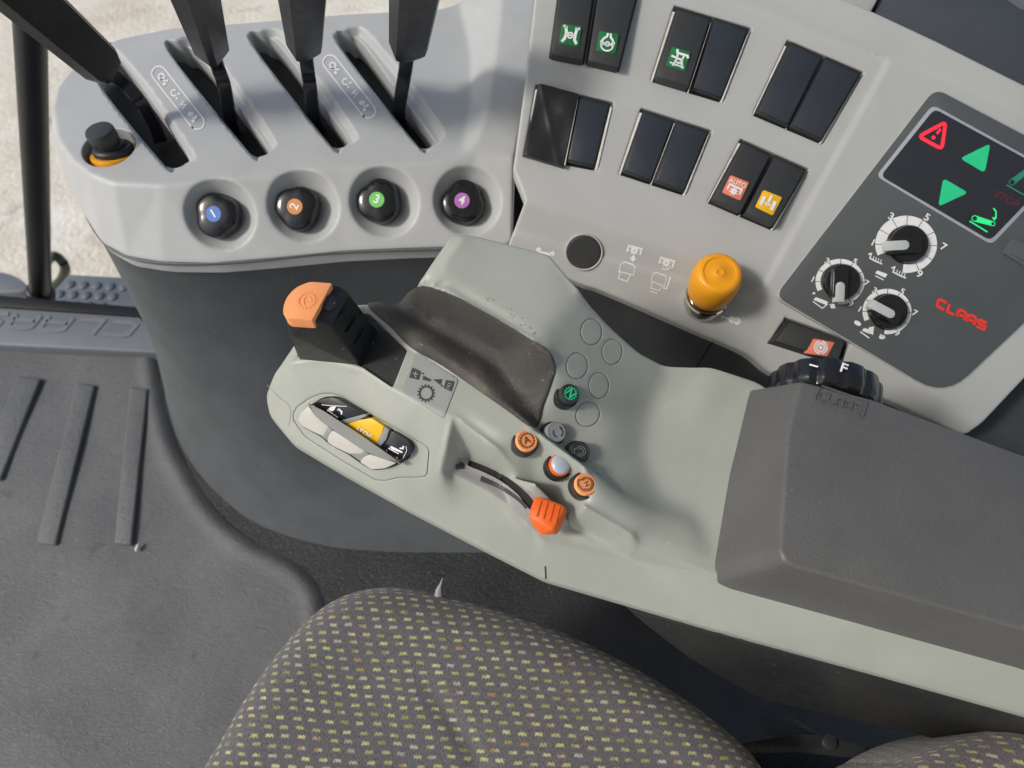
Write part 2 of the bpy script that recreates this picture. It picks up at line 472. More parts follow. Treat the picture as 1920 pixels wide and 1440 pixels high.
def plastic(name, col, rough=.5, grain=1400, bump=.12, var=.06, spec=.4, dust=0.0, dustcol=(.45, .42, .36), scuff=0.0, scuffcol=None, specks=0.0, coat=0.0, leather=False, sheen=0.0):
    m, nt, b = new_mat(name); L = nt.links
    co = nd(nt, 'ShaderNodeTexCoord').outputs['Object']
    big = noise(nt, co, 22, 4, .6); mid = noise(nt, co, 160, 3, .6)
    k = ramp(nt, big, .3, .7)
    c = mixc(nt, k, [x*(1-var) for x in col], [min(1, x*(1+var)) for x in col])
    if dust:
        f = mth(nt, 'MULTIPLY', ramp(nt, noise(nt, co, 9, 6, .65, .4), .45, .8), dust)
        f = mth(nt, 'MULTIPLY', f, ramp(nt, mid, .25, .75)); c = mixc(nt, f, c, dustcol)
    if scuff:
        f = mth(nt, 'MULTIPLY', ramp(nt, noise(nt, co, 16, 5, .6, .6), .52, .72), scuff); c = mixc(nt, f, c, scuffcol or [x*.7 for x in col])
    if specks:
        f = mth(nt, 'MULTIPLY', ramp(nt, noise(nt, co, 420, 1, .4), .74, .80), specks); c = mixc(nt, f, c, (.7, .68, .62))
    L.new(c, b.inputs['Base Color'])
    r = mth(nt, 'ADD', mth(nt, 'MULTIPLY', mth(nt, 'SUBTRACT', mid, .5), .25), rough); L.new(r, b.inputs['Roughness'])
    b.inputs['Specular IOR Level'].default_value = spec; b.inputs['Coat Weight'].default_value = coat
    if sheen: b.inputs['Sheen Weight'].default_value = sheen
    if bump:
        if leather:
            v = nd(nt, 'ShaderNodeTexVoronoi'); v.inputs['Scale'].default_value = grain
            L.new(co, v.inputs['Vector']); g = mth(nt, 'ADD', v.outputs['Distance'], mth(nt, 'MULTIPLY', noise(nt, co, grain*.8, 2), .6))
        else: g = noise(nt, co, grain, 2, .6)
        bp = nd(nt, 'ShaderNodeBump'); bp.inputs['Strength'].default_value = bump; bp.inputs['Distance'].default_value = .0006
        L.new(g, bp.inputs['Height']); L.new(bp.outputs[0], b.inputs['Normal'])
    return m
def flat(name, col, rough=.5, metal=0.0, spec=.4, emit=0.0, coat=0.0):
    m, nt, b = new_mat(name); co = nd(nt, 'ShaderNodeTexCoord').outputs['Object']
    n = ramp(nt, noise(nt, co, 300, 3, .6), .3, .7)
    nt.links.new(mixc(nt, n, [x*.93 for x in col], [min(1, x*1.05) for x in col]), b.inputs['Base Color'])
    b.inputs['Roughness'].default_value = rough; b.inputs['Metallic'].default_value = metal; b.inputs['Specular IOR Level'].default_value = spec; b.inputs['Coat Weight'].default_value = coat
    if emit: b.inputs['Emission Color'].default_value = (*col, 1); b.inputs['Emission Strength'].default_value = emit
    return m

M = {}
M['shell'] = plastic('light_grey_plastic', (.425, .436, .428), .42, 1500, .12, .05, dust=.2, specks=.15)
M['panel'] = plastic('warm_light_grey_plastic', (.425, .432, .418), .46, 1500, .10, .035, dust=.12, specks=.1)
M['arm'] = plastic('green_grey_plastic', (.342, .362, .316), .38, 1700, .15, .05, dust=.22, specks=.25)
M['pedestal'] = plastic('slate_plastic', (.094, .102, .106), .50, 1300, .25, .12, dust=.25, dustcol=(.2, .21, .21), specks=.25)
M['pad'] = plastic('charcoal_plastic', (.102, .102, .100), .46, 600, .7, .07, dust=.22, dustcol=(.20, .195, .18), specks=.05)
M['palm'] = plastic('dark_rubber', (.058, .055, .050), .68, 900, .45, .12, scuff=.9, scuffcol=(.165, .142, .108), leather=True, specks=.2)
M['black'] = plastic('black_plastic', (.018, .019, .020), .42, 1200, .15, .1, specks=.2, dust=.06)
M['grip'] = plastic('black_soft_grip', (.014, .014, .015), .40, 1500, .10, .1, specks=.1)
M['gloss'] = flat('gloss_black', (.012, .013, .015), .16, spec=.5)
M['rocker'] = plastic('rocker_black', (.035, .037, .038), .5, 1600, .15, .08, dust=.1)
M['blank'] = plastic('blank_black_blue_sheen', (.030, .036, .046), .38, 1600, .12, .1, dust=.1, dustcol=(.12, .14, .16))  # bluish reflection of the blank plates is put into their colour
M['bezel'] = plastic('bezel_black', (.022, .023, .024), .5, 1200, .1, .1)
M['slotdark'] = plastic('slot_black', (.012, .011, .010), .7, 500, .2, .2, dust=.2, dustcol=(.12, .10, .07))
M['orange'] = plastic('orange_plastic', (.93, .37, .14), .45, 1500, .06, .05)
M['ogrip'] = plastic('slider_orange', (.80, .135, .018), .42, 1400, .10, .06, scuff=.4, scuffcol=(.6, .09, .012))
M['amber'] = plastic('amber_plastic', (.80, .335, .012), .38, 1500, .05, .03)
M['yellow'] = plastic('yellow_plastic', (.86, .50, .008), .35, 1500, .03, .03)
M['ylow_ring'] = flat('amber_ring', (.80, .36, .015), .4)
M['milky'] = flat('milky_lens', (.42, .48, .53), .22, spec=.6)
M['greycap'] = plastic('grey_cap', (.27, .285, .29), .4, 1500, .05, .05)
M['darkcap'] = plastic('dark_cap', (.035, .036, .036), .5, 1500, .1, .08)
M['btnring'] = plastic('button_collar', (.035, .035, .034), .45, 500, .45, .15, scuff=.6, scuffcol=(.22, .21, .19))
M['white'] = flat('white_print', (.80, .80, .78), .5)
M['darkprint'] = flat('dark_print', (.045, .047, .045), .5)
M['brownprint'] = flat('cap_print', (.22, .075, .025), .5)
M['decal'] = plastic('decal_grey', (.29, .305, .285), .45, 1600, .06, .02)
M['track'] = plastic('slider_track_grey', (.27, .265, .262), .45, 1600, .06, .02)
M['beige'] = plastic('worn_beige_paddle', (.50, .485, .43), .36, 1500, .06, .06, scuff=.3, scuffcol=(.44, .37, .28))
M['vane'] = plastic('grey_vane', (.25, .255, .24), .42, 1500, .08, .04)
M['plate'] = plastic('instrument_plate_grey', (.088, .097, .098), .42, 1500, .08, .06)
M['screen'] = flat('display_black', (.026, .028, .035), .3)
M['border'] = flat('display_border', (.36, .38, .41), .4)
M['red'] = flat('red_lamp', (.85, .03, .06), .4, emit=.35)
M['redprint'] = flat('red_print', (.78, .045, .035), .45)
M['dimred'] = flat('unlit_red', (.17, .030, .040), .4)
M['green'] = flat('green_lamp', (.02, .46, .20), .4, emit=.25)
M['brightgreen'] = flat('green_lamp_bright', (.03, .72, .22), .4, emit=.35)
M['dimgreen'] = flat('green_lamp_dim', (.03, .25, .14), .4)
M['tilegreen'] = flat('green_tile', (.012, .17, .05), .4)
M['tilered'] = flat('salmon_tile', (.80, .22, .13), .4)
M['tileyellow'] = flat('yellow_tile', (.85, .47, .012), .4)
M['blue'] = flat('blue_disc', (.03, .15, .50), .4)
M['odisc'] = flat('orange_disc', (.62, .25, .06), .4)
M['gdisc'] = flat('green_disc', (.16, .55, .11), .4)
M['pdisc'] = flat('purple_disc', (.42, .15, .46), .4)
M['mint'] = flat('mint_print', (.03, .52, .27), .4, emit=.1)
M['pointer'] = flat('pointer_grey', (.46, .49, .47), .4)
M['chrome'] = flat('chrome', (.62, .62, .60), .12, metal=1.0)
M['darkmetal'] = plastic('painted_steel_black', (.030, .030, .031), .3, 400, .1, .2, dust=.3, dustcol=(.14, .11, .08), spec=.5)
M['sill'] = plastic('sill_blue_grey', (.165, .180, .190), .5, 900, .2, .06, dust=.25, dustcol=(.3, .3, .28))
M['seal'] = plastic('rubber_seal', (.008, .008, .010), .6, 600, .1, .1)
M['post'] = plastic('post_black', (.010, .011, .012), .38, 700, .1, .1)
M['step'] = plastic('step_blue_grey', (.12, .138, .165), .55, 500, .2, .1, dust=.3)
M['rust'] = plastic('faded_red', (.32, .20, .17), .7, 300, .3, .2)
M['hose'] = plastic('hose_green_black', (.02, .035, .012), .4, 300, .1, .5)
M['trim'] = plastic('trim_dark_blue_grey', (.060, .068, .080), .62, 900, .3, .06)
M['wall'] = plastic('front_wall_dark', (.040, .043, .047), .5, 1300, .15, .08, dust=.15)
M['cover'] = plastic('side_cover_dark', (.045, .050, .056), .6, 900, .3, .1)
M['seed'] = flat('pale_seed', (.62, .58, .45), .6)
M['lint'] = flat('lint_grey', (.32, .32, .33), .9)

def make_mat_rubber():
    m, nt, b = new_mat('rubber_mat'); L = nt.links; co = nd(nt, 'ShaderNodeTexCoord').outputs['Object']
    base = mixc(nt, ramp(nt, noise(nt, co, 7, 6, .65, .5), .35, .7), (.092, .097, .098), (.138, .141, .137))
    base = mixc(nt, mth(nt, 'MULTIPLY', ramp(nt, noise(nt, co, 26, 3, .5), .66, .74), .55), base, (.045, .046, .045))
    base = mixc(nt, mth(nt, 'MULTIPLY', ramp(nt, noise(nt, co, 60, 2, .5), .74, .78), .5), base, (.3, .29, .26))
    L.new(base, b.inputs['Base Color']); b.inputs['Roughness'].default_value = .52; b.inputs['Specular IOR Level'].default_value = .45
    mp = nd(nt, 'ShaderNodeMapping'); mp.inputs['Rotation'].default_value = (0, 0, .5); mp.inputs['Scale'].default_value = (1, 2.6, 1); L.new(co, mp.inputs[0])
    g = noise(nt, mp.outputs[0], 150, 3, .55, 1.2); g2 = noise(nt, co, 700, 2)
    h = mth(nt, 'ADD', g, mth(nt, 'MULTIPLY', g2, .3)); bp = nd(nt, 'ShaderNodeBump'); bp.inputs['Strength'].default_value = .65; bp.inputs['Distance'].default_value = .0022
    L.new(h, bp.inputs['Height']); L.new(bp.outputs[0], b.inputs['Normal']); return m
M['mat'] = make_mat_rubber()
def make_leather():
    m, nt, b = new_mat('black_grained_floor'); L = nt.links; co = nd(nt, 'ShaderNodeTexCoord').outputs['Object']
    L.new(mixc(nt, ramp(nt, noise(nt, co, 9, 4), .35, .7), (.012, .013, .014), (.028, .028, .028)), b.inputs['Base Color']); b.inputs['Roughness'].default_value = .5
    mp = nd(nt, 'ShaderNodeMapping'); mp.inputs['Rotation'].default_value = (0, 0, -.4); mp.inputs['Scale'].default_value = (1, 2.2, 1); L.new(co, mp.inputs[0])
    bp = nd(nt, 'ShaderNodeBump'); bp.inputs['Strength'].default_value = .8; bp.inputs['Distance'].default_value = .002
    L.new(noise(nt, mp.outputs[0], 170, 3, .55, 1.0), bp.inputs['Height']); L.new(bp.outputs[0], b.inputs['Normal']); return m
M['leather'] = make_leather()

def make_fabric(name, base=(.118, .113, .118), ax=.0122, by=.0064, sk=.0092, rot=0.06):
    m, nt, b = new_mat(name); L = nt.links
    uv = nd(nt, 'ShaderNodeUVMap').outputs[0]
    wob = nd(nt, 'ShaderNodeTexNoise'); wob.inputs['Scale'].default_value = 40; L.new(uv, wob.inputs['Vector'])
    mp = nd(nt, 'ShaderNodeMapping'); mp.inputs['Rotation'].default_value = (0, 0, rot); L.new(uv, mp.inputs[0])
    sp = nd(nt, 'ShaderNodeSeparateXYZ'); L.new(mp.outputs[0], sp.inputs[0])
    ws = nd(nt, 'ShaderNodeSeparateXYZ'); L.new(wob.outputs[1], ws.inputs[0])
    u = mth(nt, 'ADD', sp.outputs[0], mth(nt, 'MULTIPLY', mth(nt, 'SUBTRACT', ws.outputs[0], .5), .0035))
    v = mth(nt, 'ADD', sp.outputs[1], mth(nt, 'MULTIPLY', mth(nt, 'SUBTRACT', ws.outputs[1], .5), .0035))
    j = mth(nt, 'DIVIDE', v, -by); i = mth(nt, 'DIVIDE', mth(nt, 'ADD', u, mth(nt, 'MULTIPLY', mth(nt, 'FLOOR', j), sk)), ax)
    cid = nd(nt, 'ShaderNodeCombineXYZ'); L.new(mth(nt, 'FLOOR', i), cid.inputs[0]); L.new(mth(nt, 'FLOOR', j), cid.inputs[1])
    wn1 = nd(nt, 'ShaderNodeTexWhiteNoise'); wn1.noise_dimensions = '3D'; L.new(cid.outputs[0], wn1.inputs[0])
    wj = nd(nt, 'ShaderNodeSeparateXYZ'); L.new(wn1.outputs[1], wj.inputs[0])
    fi = mth(nt, 'ADD', mth(nt, 'SUBTRACT', mth(nt, 'FRACT', i), .5), mth(nt, 'MULTIPLY', mth(nt, 'SUBTRACT', wj.outputs[0], .5), .16))
    fj = mth(nt, 'ADD', mth(nt, 'SUBTRACT', mth(nt, 'FRACT', j), .5), mth(nt, 'MULTIPLY', mth(nt, 'SUBTRACT', wj.outputs[1], .5), .22))
    half = mth(nt, 'GREATER_THAN', fi, 0.0)
    cid2 = nd(nt, 'ShaderNodeCombineXYZ'); L.new(mth(nt, 'FLOOR', i), cid2.inputs[0]); L.new(mth(nt, 'FLOOR', j), cid2.inputs[1]); L.new(half, cid2.inputs[2])
    wn2 = nd(nt, 'ShaderNodeTexWhiteNoise'); wn2.noise_dimensions = '3D'; L.new(cid2.outputs[0], wn2.inputs[0])
    # stitch outline: two fuzzy lobes
    xx = mth(nt, 'ABSOLUTE', mth(nt, 'MULTIPLY', fi, ax)); yy = mth(nt, 'MULTIPLY', fj, by)
    fz = mth(nt, 'MULTIPLY', mth(nt, 'SUBTRACT', noise(nt, uv, 1400, 2, .6), .5), .0028)
    zig = mth(nt, 'MULTIPLY', mth(nt, 'ABSOLUTE', mth(nt, 'SUBTRACT', mth(nt, 'FRACT', mth(nt, 'DIVIDE', xx, .0026)), .5)), .0012)
    yy2 = mth(nt, 'ABSOLUTE', mth(nt, 'SUBTRACT', yy, mth(nt, 'SUBTRACT', zig, .0003)))
    mx = ramp(nt, mth(nt, 'ADD', xx, fz), .0034, .0024); my = ramp(nt, mth(nt, 'ADD', yy2, fz), .0015, .0007)
    mk = mth(nt, 'MULTIPLY', mx, my)
    cr = nd(nt, 'ShaderNodeValToRGB'); cr.color_ramp.interpolation = 'CONSTANT'; e = cr.color_ramp.elements
    cols = [(0, (.60, .58, .24)), (.30, (.72, .68, .34)), (.52, (.42, .44, .13)), (.66, (.62, .56, .36)), (.78, (.60, .56, .50)), (.87, (.52, .33, .14)), (.95, (.38, .42, .11))]
    e[0].position = 0; e[0].color = (*cols[0][1], 1); e[1].position = cols[1][0]; e[1].color = (*cols[1][1], 1)
    for p, c in cols[2:]: q = e.new(p); q.color = (*c, 1)
    pick = mth(nt, 'ADD', mth(nt, 'MULTIPLY', wn1.outputs[0], .75), mth(nt, 'MULTIPLY', wn2.outputs[0], .25)); L.new(pick, cr.inputs[0])
    # knit: fine upright hairs
    mp2 = nd(nt, 'ShaderNodeMapping'); mp2.inputs['Rotation'].default_value = (0, 0, .25); mp2.inputs['Scale'].default_value = (1.0, .28, 1); L.new(uv, mp2.inputs[0])
    hair = noise(nt, mp2.outputs[0], 1500, 3, .7); kn = noise(nt, uv, 900, 2, .6)
    base_c = mixc(nt, ramp(nt, hair, .3, .72), [x*.40 for x in base], [x*2.1 for x in base])
    big = ramp(nt, noise(nt, uv, 14, 4), .3, .7); base_c = mixc(nt, mth(nt, 'MULTIPLY', big, .25), base_c, [x*1.15 for x in base])
    dotc = mixc(nt, mth(nt, 'MULTIPLY', ramp(nt, hair, .25, .6), mth(nt, 'ADD', .75, mth(nt, 'MULTIPLY', wj.outputs[2], .5))), (.15, .14, .095), cr.outputs[0])
    L.new(mixc(nt, mk, base_c, dotc), b.inputs['Base Color']); b.inputs['Roughness'].default_value = .95; b.inputs['Specular IOR Level'].default_value = .1
    b.inputs['Sheen Weight'].default_value = .35; b.inputs['Sheen Roughness'].default_value = .4
    h = mth(nt, 'ADD', mth(nt, 'ADD', hair, mth(nt, 'MULTIPLY', kn, .6)), mth(nt, 'MULTIPLY', mk, .5))
    bp = nd(nt, 'ShaderNodeBump'); bp.inputs['Strength'].default_value = .7; bp.inputs['Distance'].default_value = .0015
    L.new(h, bp.inputs['Height']); L.new(bp.outputs[0], b.inputs['Normal']); return m
M['fabric'] = make_fabric('speckled_seat_fabric')

def make_ground():
    m, nt, b = new_mat('pale_gravel'); L = nt.links; co = nd(nt, 'ShaderNodeTexCoord').outputs['Object']
    c = mixc(nt, ramp(nt, noise(nt, co, 2.2, 8, .62, .3), .3, .72), (.62, .54, .40), (.90, .87, .76))
    c = mixc(nt, mth(nt, 'MULTIPLY', ramp(nt, noise(nt, co, 3.2, 5, .6, .8), .57, .70), .7), c, (.34, .31, .21))
    c = mixc(nt, mth(nt, 'MULTIPLY', ramp(nt, noise(nt, co, 45, 3, .6), .55, .75), .4), c, (.52, .48, .40))
    L.new(c, b.inputs['Base Color']); b.inputs['Roughness'].default_value = .95
    bp = nd(nt, 'ShaderNodeBump'); bp.inputs['Strength'].default_value = .8; bp.inputs['Distance'].default_value = .02
    L.new(noise(nt, co, 40, 5, .65), bp.inputs['Height']); L.new(bp.outputs[0], b.inputs['Normal']); return m
M['ground'] = make_ground()
# ================================================================== SETTING
FLOOR = 0.15
def zsurf(z, zf=None, rng=(-.08, .12)):
    s = Surf((0, 0, z), (1, 0, 0), (0, 1, 0), zf); s.range = rng; return s
def sheet(name, x0, x1, y0, y1, z, mat, n=1):
    V = [(x0, y0, z), (x1, y0, z), (x1, y1, z), (x0, y1, z)]; return put(name, V, [[0, 1, 2, 3]], mat, smooth=False)
g = sheet('ground', -60, 60, -40, 80, -1.35, M['ground']); g['kind'] = 'structure'
fl = put('floor', [(-1.2, -.6, FLOOR - .006), (.9, -.6, FLOOR - .006), (.9, .64, FLOOR - .006), (-1.2, .64, FLOOR - .006)], [[0, 1, 2, 3]], M['leather'], smooth=False); fl['kind'] = 'structure'

rf = hull('added_roof_shade', [(x, y, z) for x in (-.52, 1.6) for y in (-1.3, .74) for z in (1.72, 1.80)], M['shell'], None, .02, 3); rf['kind'] = 'structure'  # added unseen slab overhead, blocks the zenith so light comes from the sides
# ---- rubber mat
mt = thing('floor_mat', 'dark grey rubber floor mat with three raised ribs and grained surface', 'floor mat', Pz(200, 900, FLOOR))
edge = [(293, 664), (303, 735), (328, 830), (395, 945), (470, 1012), (548, 1050), (592, 1095), (608, 1150), (612, 1260), (600, 1500)]
edge_uv = Pz(np.array([p[0] for p in edge]), np.array([p[1] for p in edge]), FLOOR)[:, :2]
edge_c = open_curve(edge_uv, 8)
def mat_h(uv):
    d = dist(uv, edge_c, False)
    return .003*np.exp(-((d - .016)/.010)**2) - .006*np.exp(-(d/.005)**2) + .0012*np.sin(uv[:, 0]*31 + 1)*np.sin(uv[:, 1]*27)
S5 = zsurf(FLOOR, mat_h)
mo = np.vstack([edge_c, Pz(np.array([-260, -260]), np.array([1500, 650]), FLOOR)[:, :2]])
patch('mat_sheet', S5, mo, M['mat'], mt, spacing=.006, skirt=.006)
for q in ([(32, 704), (76, 709), (0, 900), (-48, 890)], [(143, 716), (178, 721), (104, 1022), (66, 1018)], [(243, 725), (277, 728), (246, 1022), (213, 1018)]):
    prism('rib', zsurf(FLOOR), q, .0006, .0062, M['mat'], mt, .0032, 3)
sp_ = Pz(258, 1027, FLOOR + .004)
s = lathe('seed', [(.0006, -.0055), (.0022, -.003), (.0027, 0), (.0022, .003), (.0006, .0055)], sp_ + np.array((0, 0, .0008)), (.25, 1, .1), M['seed'], seg=16)
tag(s, 'small pale seed lying beside the end of a mat rib', 'seed')

# ---- door sill with raised lettering, seal, post, step, hose, mudguard
def stroke_word(k, word, org, ex, ey, w):
    """blocky italic letters as strokes; org = baseline start in px, ex = one letter advance, ey = letter height vector"""
    G = {'C': [[(.85, .95), (.2, .95), (.05, .8), (.05, .15), (.2, .05), (.8, .05)]], 'L': [[(.1, 1), (.1, .05), (.8, .05)]],
         'A': [[(.05, 0), (.05, .8), (.22, .95), (.62, .95), (.78, .8), (.78, 0)], [(.08, .38), (.75, .38)]],
         'S': [[(.82, .95), (.2, .95), (.06, .8), (.06, .62), (.2, .5), (.65, .5), (.8, .38), (.8, .2), (.65, .05), (.02, .05)]]}
    org, ex, ey = map(lambda a: np.array(a, float), (org, ex, ey))
    for i, ch in enumerate(word):
        for st in G[ch]: k.line([org + ex*(i + p[0]) + ey*p[1] for p in st], w)
    return k
sl = thing('door_sill', 'blue grey door sill trim with raised block lettering', 'door sill', Pz(150, 610, FLOOR))
S6 = zsurf(FLOOR + .02)
prism('sill_plate', S6, [(-140, 572), (0, 575), (262, 592), (288, 622), (296, 661), (-140, 640)], -.024, 0, M['sill'], sl, .004, 3)
ink('raised_lettering', S6, stroke_word(Ink(), 'CLAAS', (262, 605), (-61, -4.4), (-22, 26), 7.5), M['sill'], sl, eps=.0014, thick=.0016)
se = prism('door_seal', zsurf(FLOOR + .02), [(-140, 544), (0, 553), (255, 574), (275, 594), (0, 575), (-140, 571)], -.06, .004, M['seal'], None, .003)
tag(se, 'black rubber door seal behind the blue grey sill', 'seal')
pb, ptp = Py(76, 548, .675), Py(52, -60, .675)
po = thing('window_post', 'upright round black metal post standing by the door sill', 'post', pb)
tube('pole', [pb, (pb + ptp)/2, ptp], .0155, M['post'], po, 28, smooth=0)
lathe('foot_collar', [(.021, -.012), (.021, .002), (.019, .006), (.0155, .008)], pb, ptp - pb, M['post'], po, 32)
S7 = zsurf(.02)
stp = thing('step_plate', 'blue grey outside step plate with rows of round studs', 'step', Pz(210, 540, .02))
prism('tread', S7, [(128, 514), (350, 526), (350, 600), (60, 590)], -.02, 0, M['step'], stp, .003)
for j, (yy, x0) in enumerate(((534, 132), (552, 112), (570, 92))):
    for i in range(5):
        P = S7.pt(x0 + i*25, yy + i*1.2); lathe('stud', [(.009, 0), (.0085, .002), (.006, .004), (.003, .0045)], P, (0, 0, 1), M['step'], stp, 16)
hp = [Py(x, y, 1.05) for x, y in ((85, 492), (103, 480), (122, 500), (116, 523), (102, 540), (100, 575))]
h_ = tube('hose', hp, .011, M['hose'], None, 18); tag(h_, 'short green and black hose looped behind the black post', 'hose')
mg = thing('mudguard', 'rounded grey mudguard with faded red edge outside the door', 'mudguard', Pz(10, 540, -.2))
S8 = zsurf(-.2)
prism('guard_top', S8, closed_curve([(-120, 505), (-30, 506), (25, 516), (50, 538), (20, 548), (-120, 545)], 4), -.05, 0, M['sill'], mg, .01)
prism('guard_edge', S8, closed_curve([(-120, 530), (10, 533), (54, 546), (60, 570), (20, 585), (-120, 580)], 4), -.12, -.02, M['rust'], mg, .01)

# ================================================================== LEVER CONSOLE (left)
ZC = .665
lc = thing('lever_console', 'light grey lever console with four black levers and numbered knobs', 'console', Pz(500, 250, ZC))
K = [(98, 215), (106, 262), (132, 300), (165, 325), (210, 343), (300, 347), (400, 339), (500, 328), (640, 314), (760, 308), (842, 302), (890, 292), (966, 290)]
Bf = [(97, 235, .655), (103, 275, .648), (118, 320, .640), (150, 390, .630), (190, 452, .622), (238, 480, .620), (305, 491, .62), (400, 493, .62), (520, 483, .62), (640, 471, .62), (760, 465, .62), (860, 462, .62), (960, 458, .62)]
Tb = [(96, 200), (108, 160), (150, 110), (220, 72), (320, 52), (480, 40), (640, 26), (830, 15), (862, 4), (890, -40), (1010, -60)]
R1 = [(862, 4, ZC), (884, 100, ZC), (886, 190, ZC), (868, 270, ZC)]
R2 = [(945, -40, .692), (938, 30, .690), (926, 120, .686), (911, 220, .677), (892, 268, .670), (868, 290, .666)]
R3 = [(1010, -60, .692), (1000, 60, .690), (985, 200, .680), (966, 290, .667)]
hg = HGrid([[(x, y, ZC) for x, y in K], Bf, [(x, y, ZC if x < 900 else .692) for x, y in Tb], R1, R2, R3], ZC, .0010, .0019)
# cut bowls and slot recesses
slots_o = [[(178, 148), (196, 92), (214, 88), (270, 150), (318, 218), (364, 288), (356, 304), (332, 314), (302, 308)],
           [(316, 98), (330, 76), (354, 66), (376, 72), (415, 116), (469, 192), (516, 262), (508, 282), (488, 292), (462, 284)],
           [(470, 82), (482, 62), (504, 52), (530, 60), (566, 104), (617, 172), (668, 248), (662, 268), (642, 276), (614, 270)],
           [(632, 82), (642, 60), (660, 50), (684, 54), (724, 98), (780, 168), (831, 243), (826, 264), (806, 276), (778, 270)]]
slots_i = [[(182, 152), (205, 116), (228, 116), (310, 226), (350, 290), (346, 303), (330, 311), (312, 310), (303, 304)],
           [(320, 104), (340, 88), (366, 96), (440, 190), (499, 274), (499, 286), (484, 291), (470, 288), (463, 281)],
           [(476, 88), (496, 70), (522, 82), (592, 176), (648, 254), (648, 268), (636, 274), (622, 272), (614, 265)],
           [(638, 88), (656, 68), (680, 80), (750, 176), (810, 256), (810, 268), (800, 275), (786, 273), (778, 265)]]
base = zsurf(ZC, hg)
slot_uv = [closed_curve(zsurf(ZC).hit(s), 5) for s in slots_o]; slot_iuv = [closed_curve(zsurf(ZC - .006).hit(s), 5) for s in slots_i]
bowls = []
for px, py, rb, dep in ((412, 402, .0285, .0165), (568, 386, .0290, .0165), (720, 379, .0285, .0165), (876, 377, .0280, .0165)):
    P = base.pt(px, py); n = base.normal(px, py, .012); R = (rb*rb + dep*dep)/(2*dep); bowls.append((P + n*(R - dep), R, P, n))
def console_h(uv):
    h = hg(uv)
    for so in slot_uv:
        bb = (so.min(0) - .004, so.max(0) + .004); m = ((uv > bb[0]) & (uv < bb[1])).all(1)
        if m.any():
            d = dist(uv[m], so); s_ = np.where(inside(uv[m], so), d, -d); h[m] -= .0075*sstep(s_, -.0008, .0052)
    return h
S1 = zsurf(ZC, console_h)
def bowl_post(V):
    V = V.copy()
    for c, R, P, n in bowls:
        q = V - P; a = q@n; t = q - np.outer(a, n); rho = np.linalg.norm(t, axis=1); m = (rho < .034) & (np.abs(a) < .02)
        if not m.any(): continue
        rb2 = R*R - (R - .0165)**2; dep = np.sqrt(np.maximum(R*R - rho[m]**2, 0)) - (R - .0165)
        k = .0016; dep = .5*(dep + np.sqrt(dep*dep + k*k)) - .5*(np.sqrt(.0165**2 + k*k) - .0165)*0
        dep = dep*sstep(rho[m], .034, .029)
        V[m] -= np.outer(dep, n)
    return V
ex = []
for c, R, P, n in bowls:
    u_, v_, n_ = frame_of(n)
    for r_ in (.0255, .0268, .0278, .0286, .0294, .0304, .0318):
        t = np.linspace(0, 2*math.pi, 80, endpoint=False); ex.append((P + np.outer(np.cos(t)*r_, u_) + np.outer(np.sin(t)*r_, v_))[:, :2])
for so in slot_uv:
    for o_ in (-.0012, .0, .0012, .0026, .004, .0054):
        q = resample(so, .0018); A = np.roll(q, 1, 0); B = np.roll(q, -1, 0); t = B - A; t /= np.linalg.norm(t, axis=1)[:, None]
        ar_ = .5*np.sum(q[:, 0]*B[:, 1] - B[:, 0]*q[:, 1]); nn = np.stack([-t[:, 1], t[:, 0]], -1)*(1 if ar_ > 0 else -1); z = q + nn*o_; ex.append(z[dist(z, q) > abs(o_)*.8])
ex = np.vstack(ex)
ol = [Pz(x, y, z)[:2] for x, y, z in Bf] + [Pz(x, y, z)[:2] for x, y, z in R3[::-1]] + [Pz(945, -60, .692)[:2], Pz(890, -40, ZC)[:2]] + [Pz(x, y, ZC)[:2] for x, y in Tb[:-2][::-1]]
ol = np.array(ol)
pr = Pz(204, 276, ZC)[:2]; rec = circ(pr[0], pr[1], .0215, 48)
patch('console_shell', S1, fillet(ol, .006, 3), M['shell'], lc, holes=slot_iuv + [rec], spacing=.0019, skirt=.012, rr=.0025, hole_depth=.022, hole_rr=.0012, extra=ex, post=bowl_post)
# lower shadow lip
# dark boot floor under the slots and the recess
bx = Pz(np.array([165, 170, 330, 860, 860, 600, 200]), np.array([120, 300, 318, 285, 60, 50, 80]), ZC - .03)
put('slot_boot', np.vstack([bx, bx - (0, 0, .02)]), [list(range(7))[::-1]] + [[i, (i+1) % 7, 7 + (i+1) % 7, 7 + i] for i in range(7)], M['slotdark'], lc)

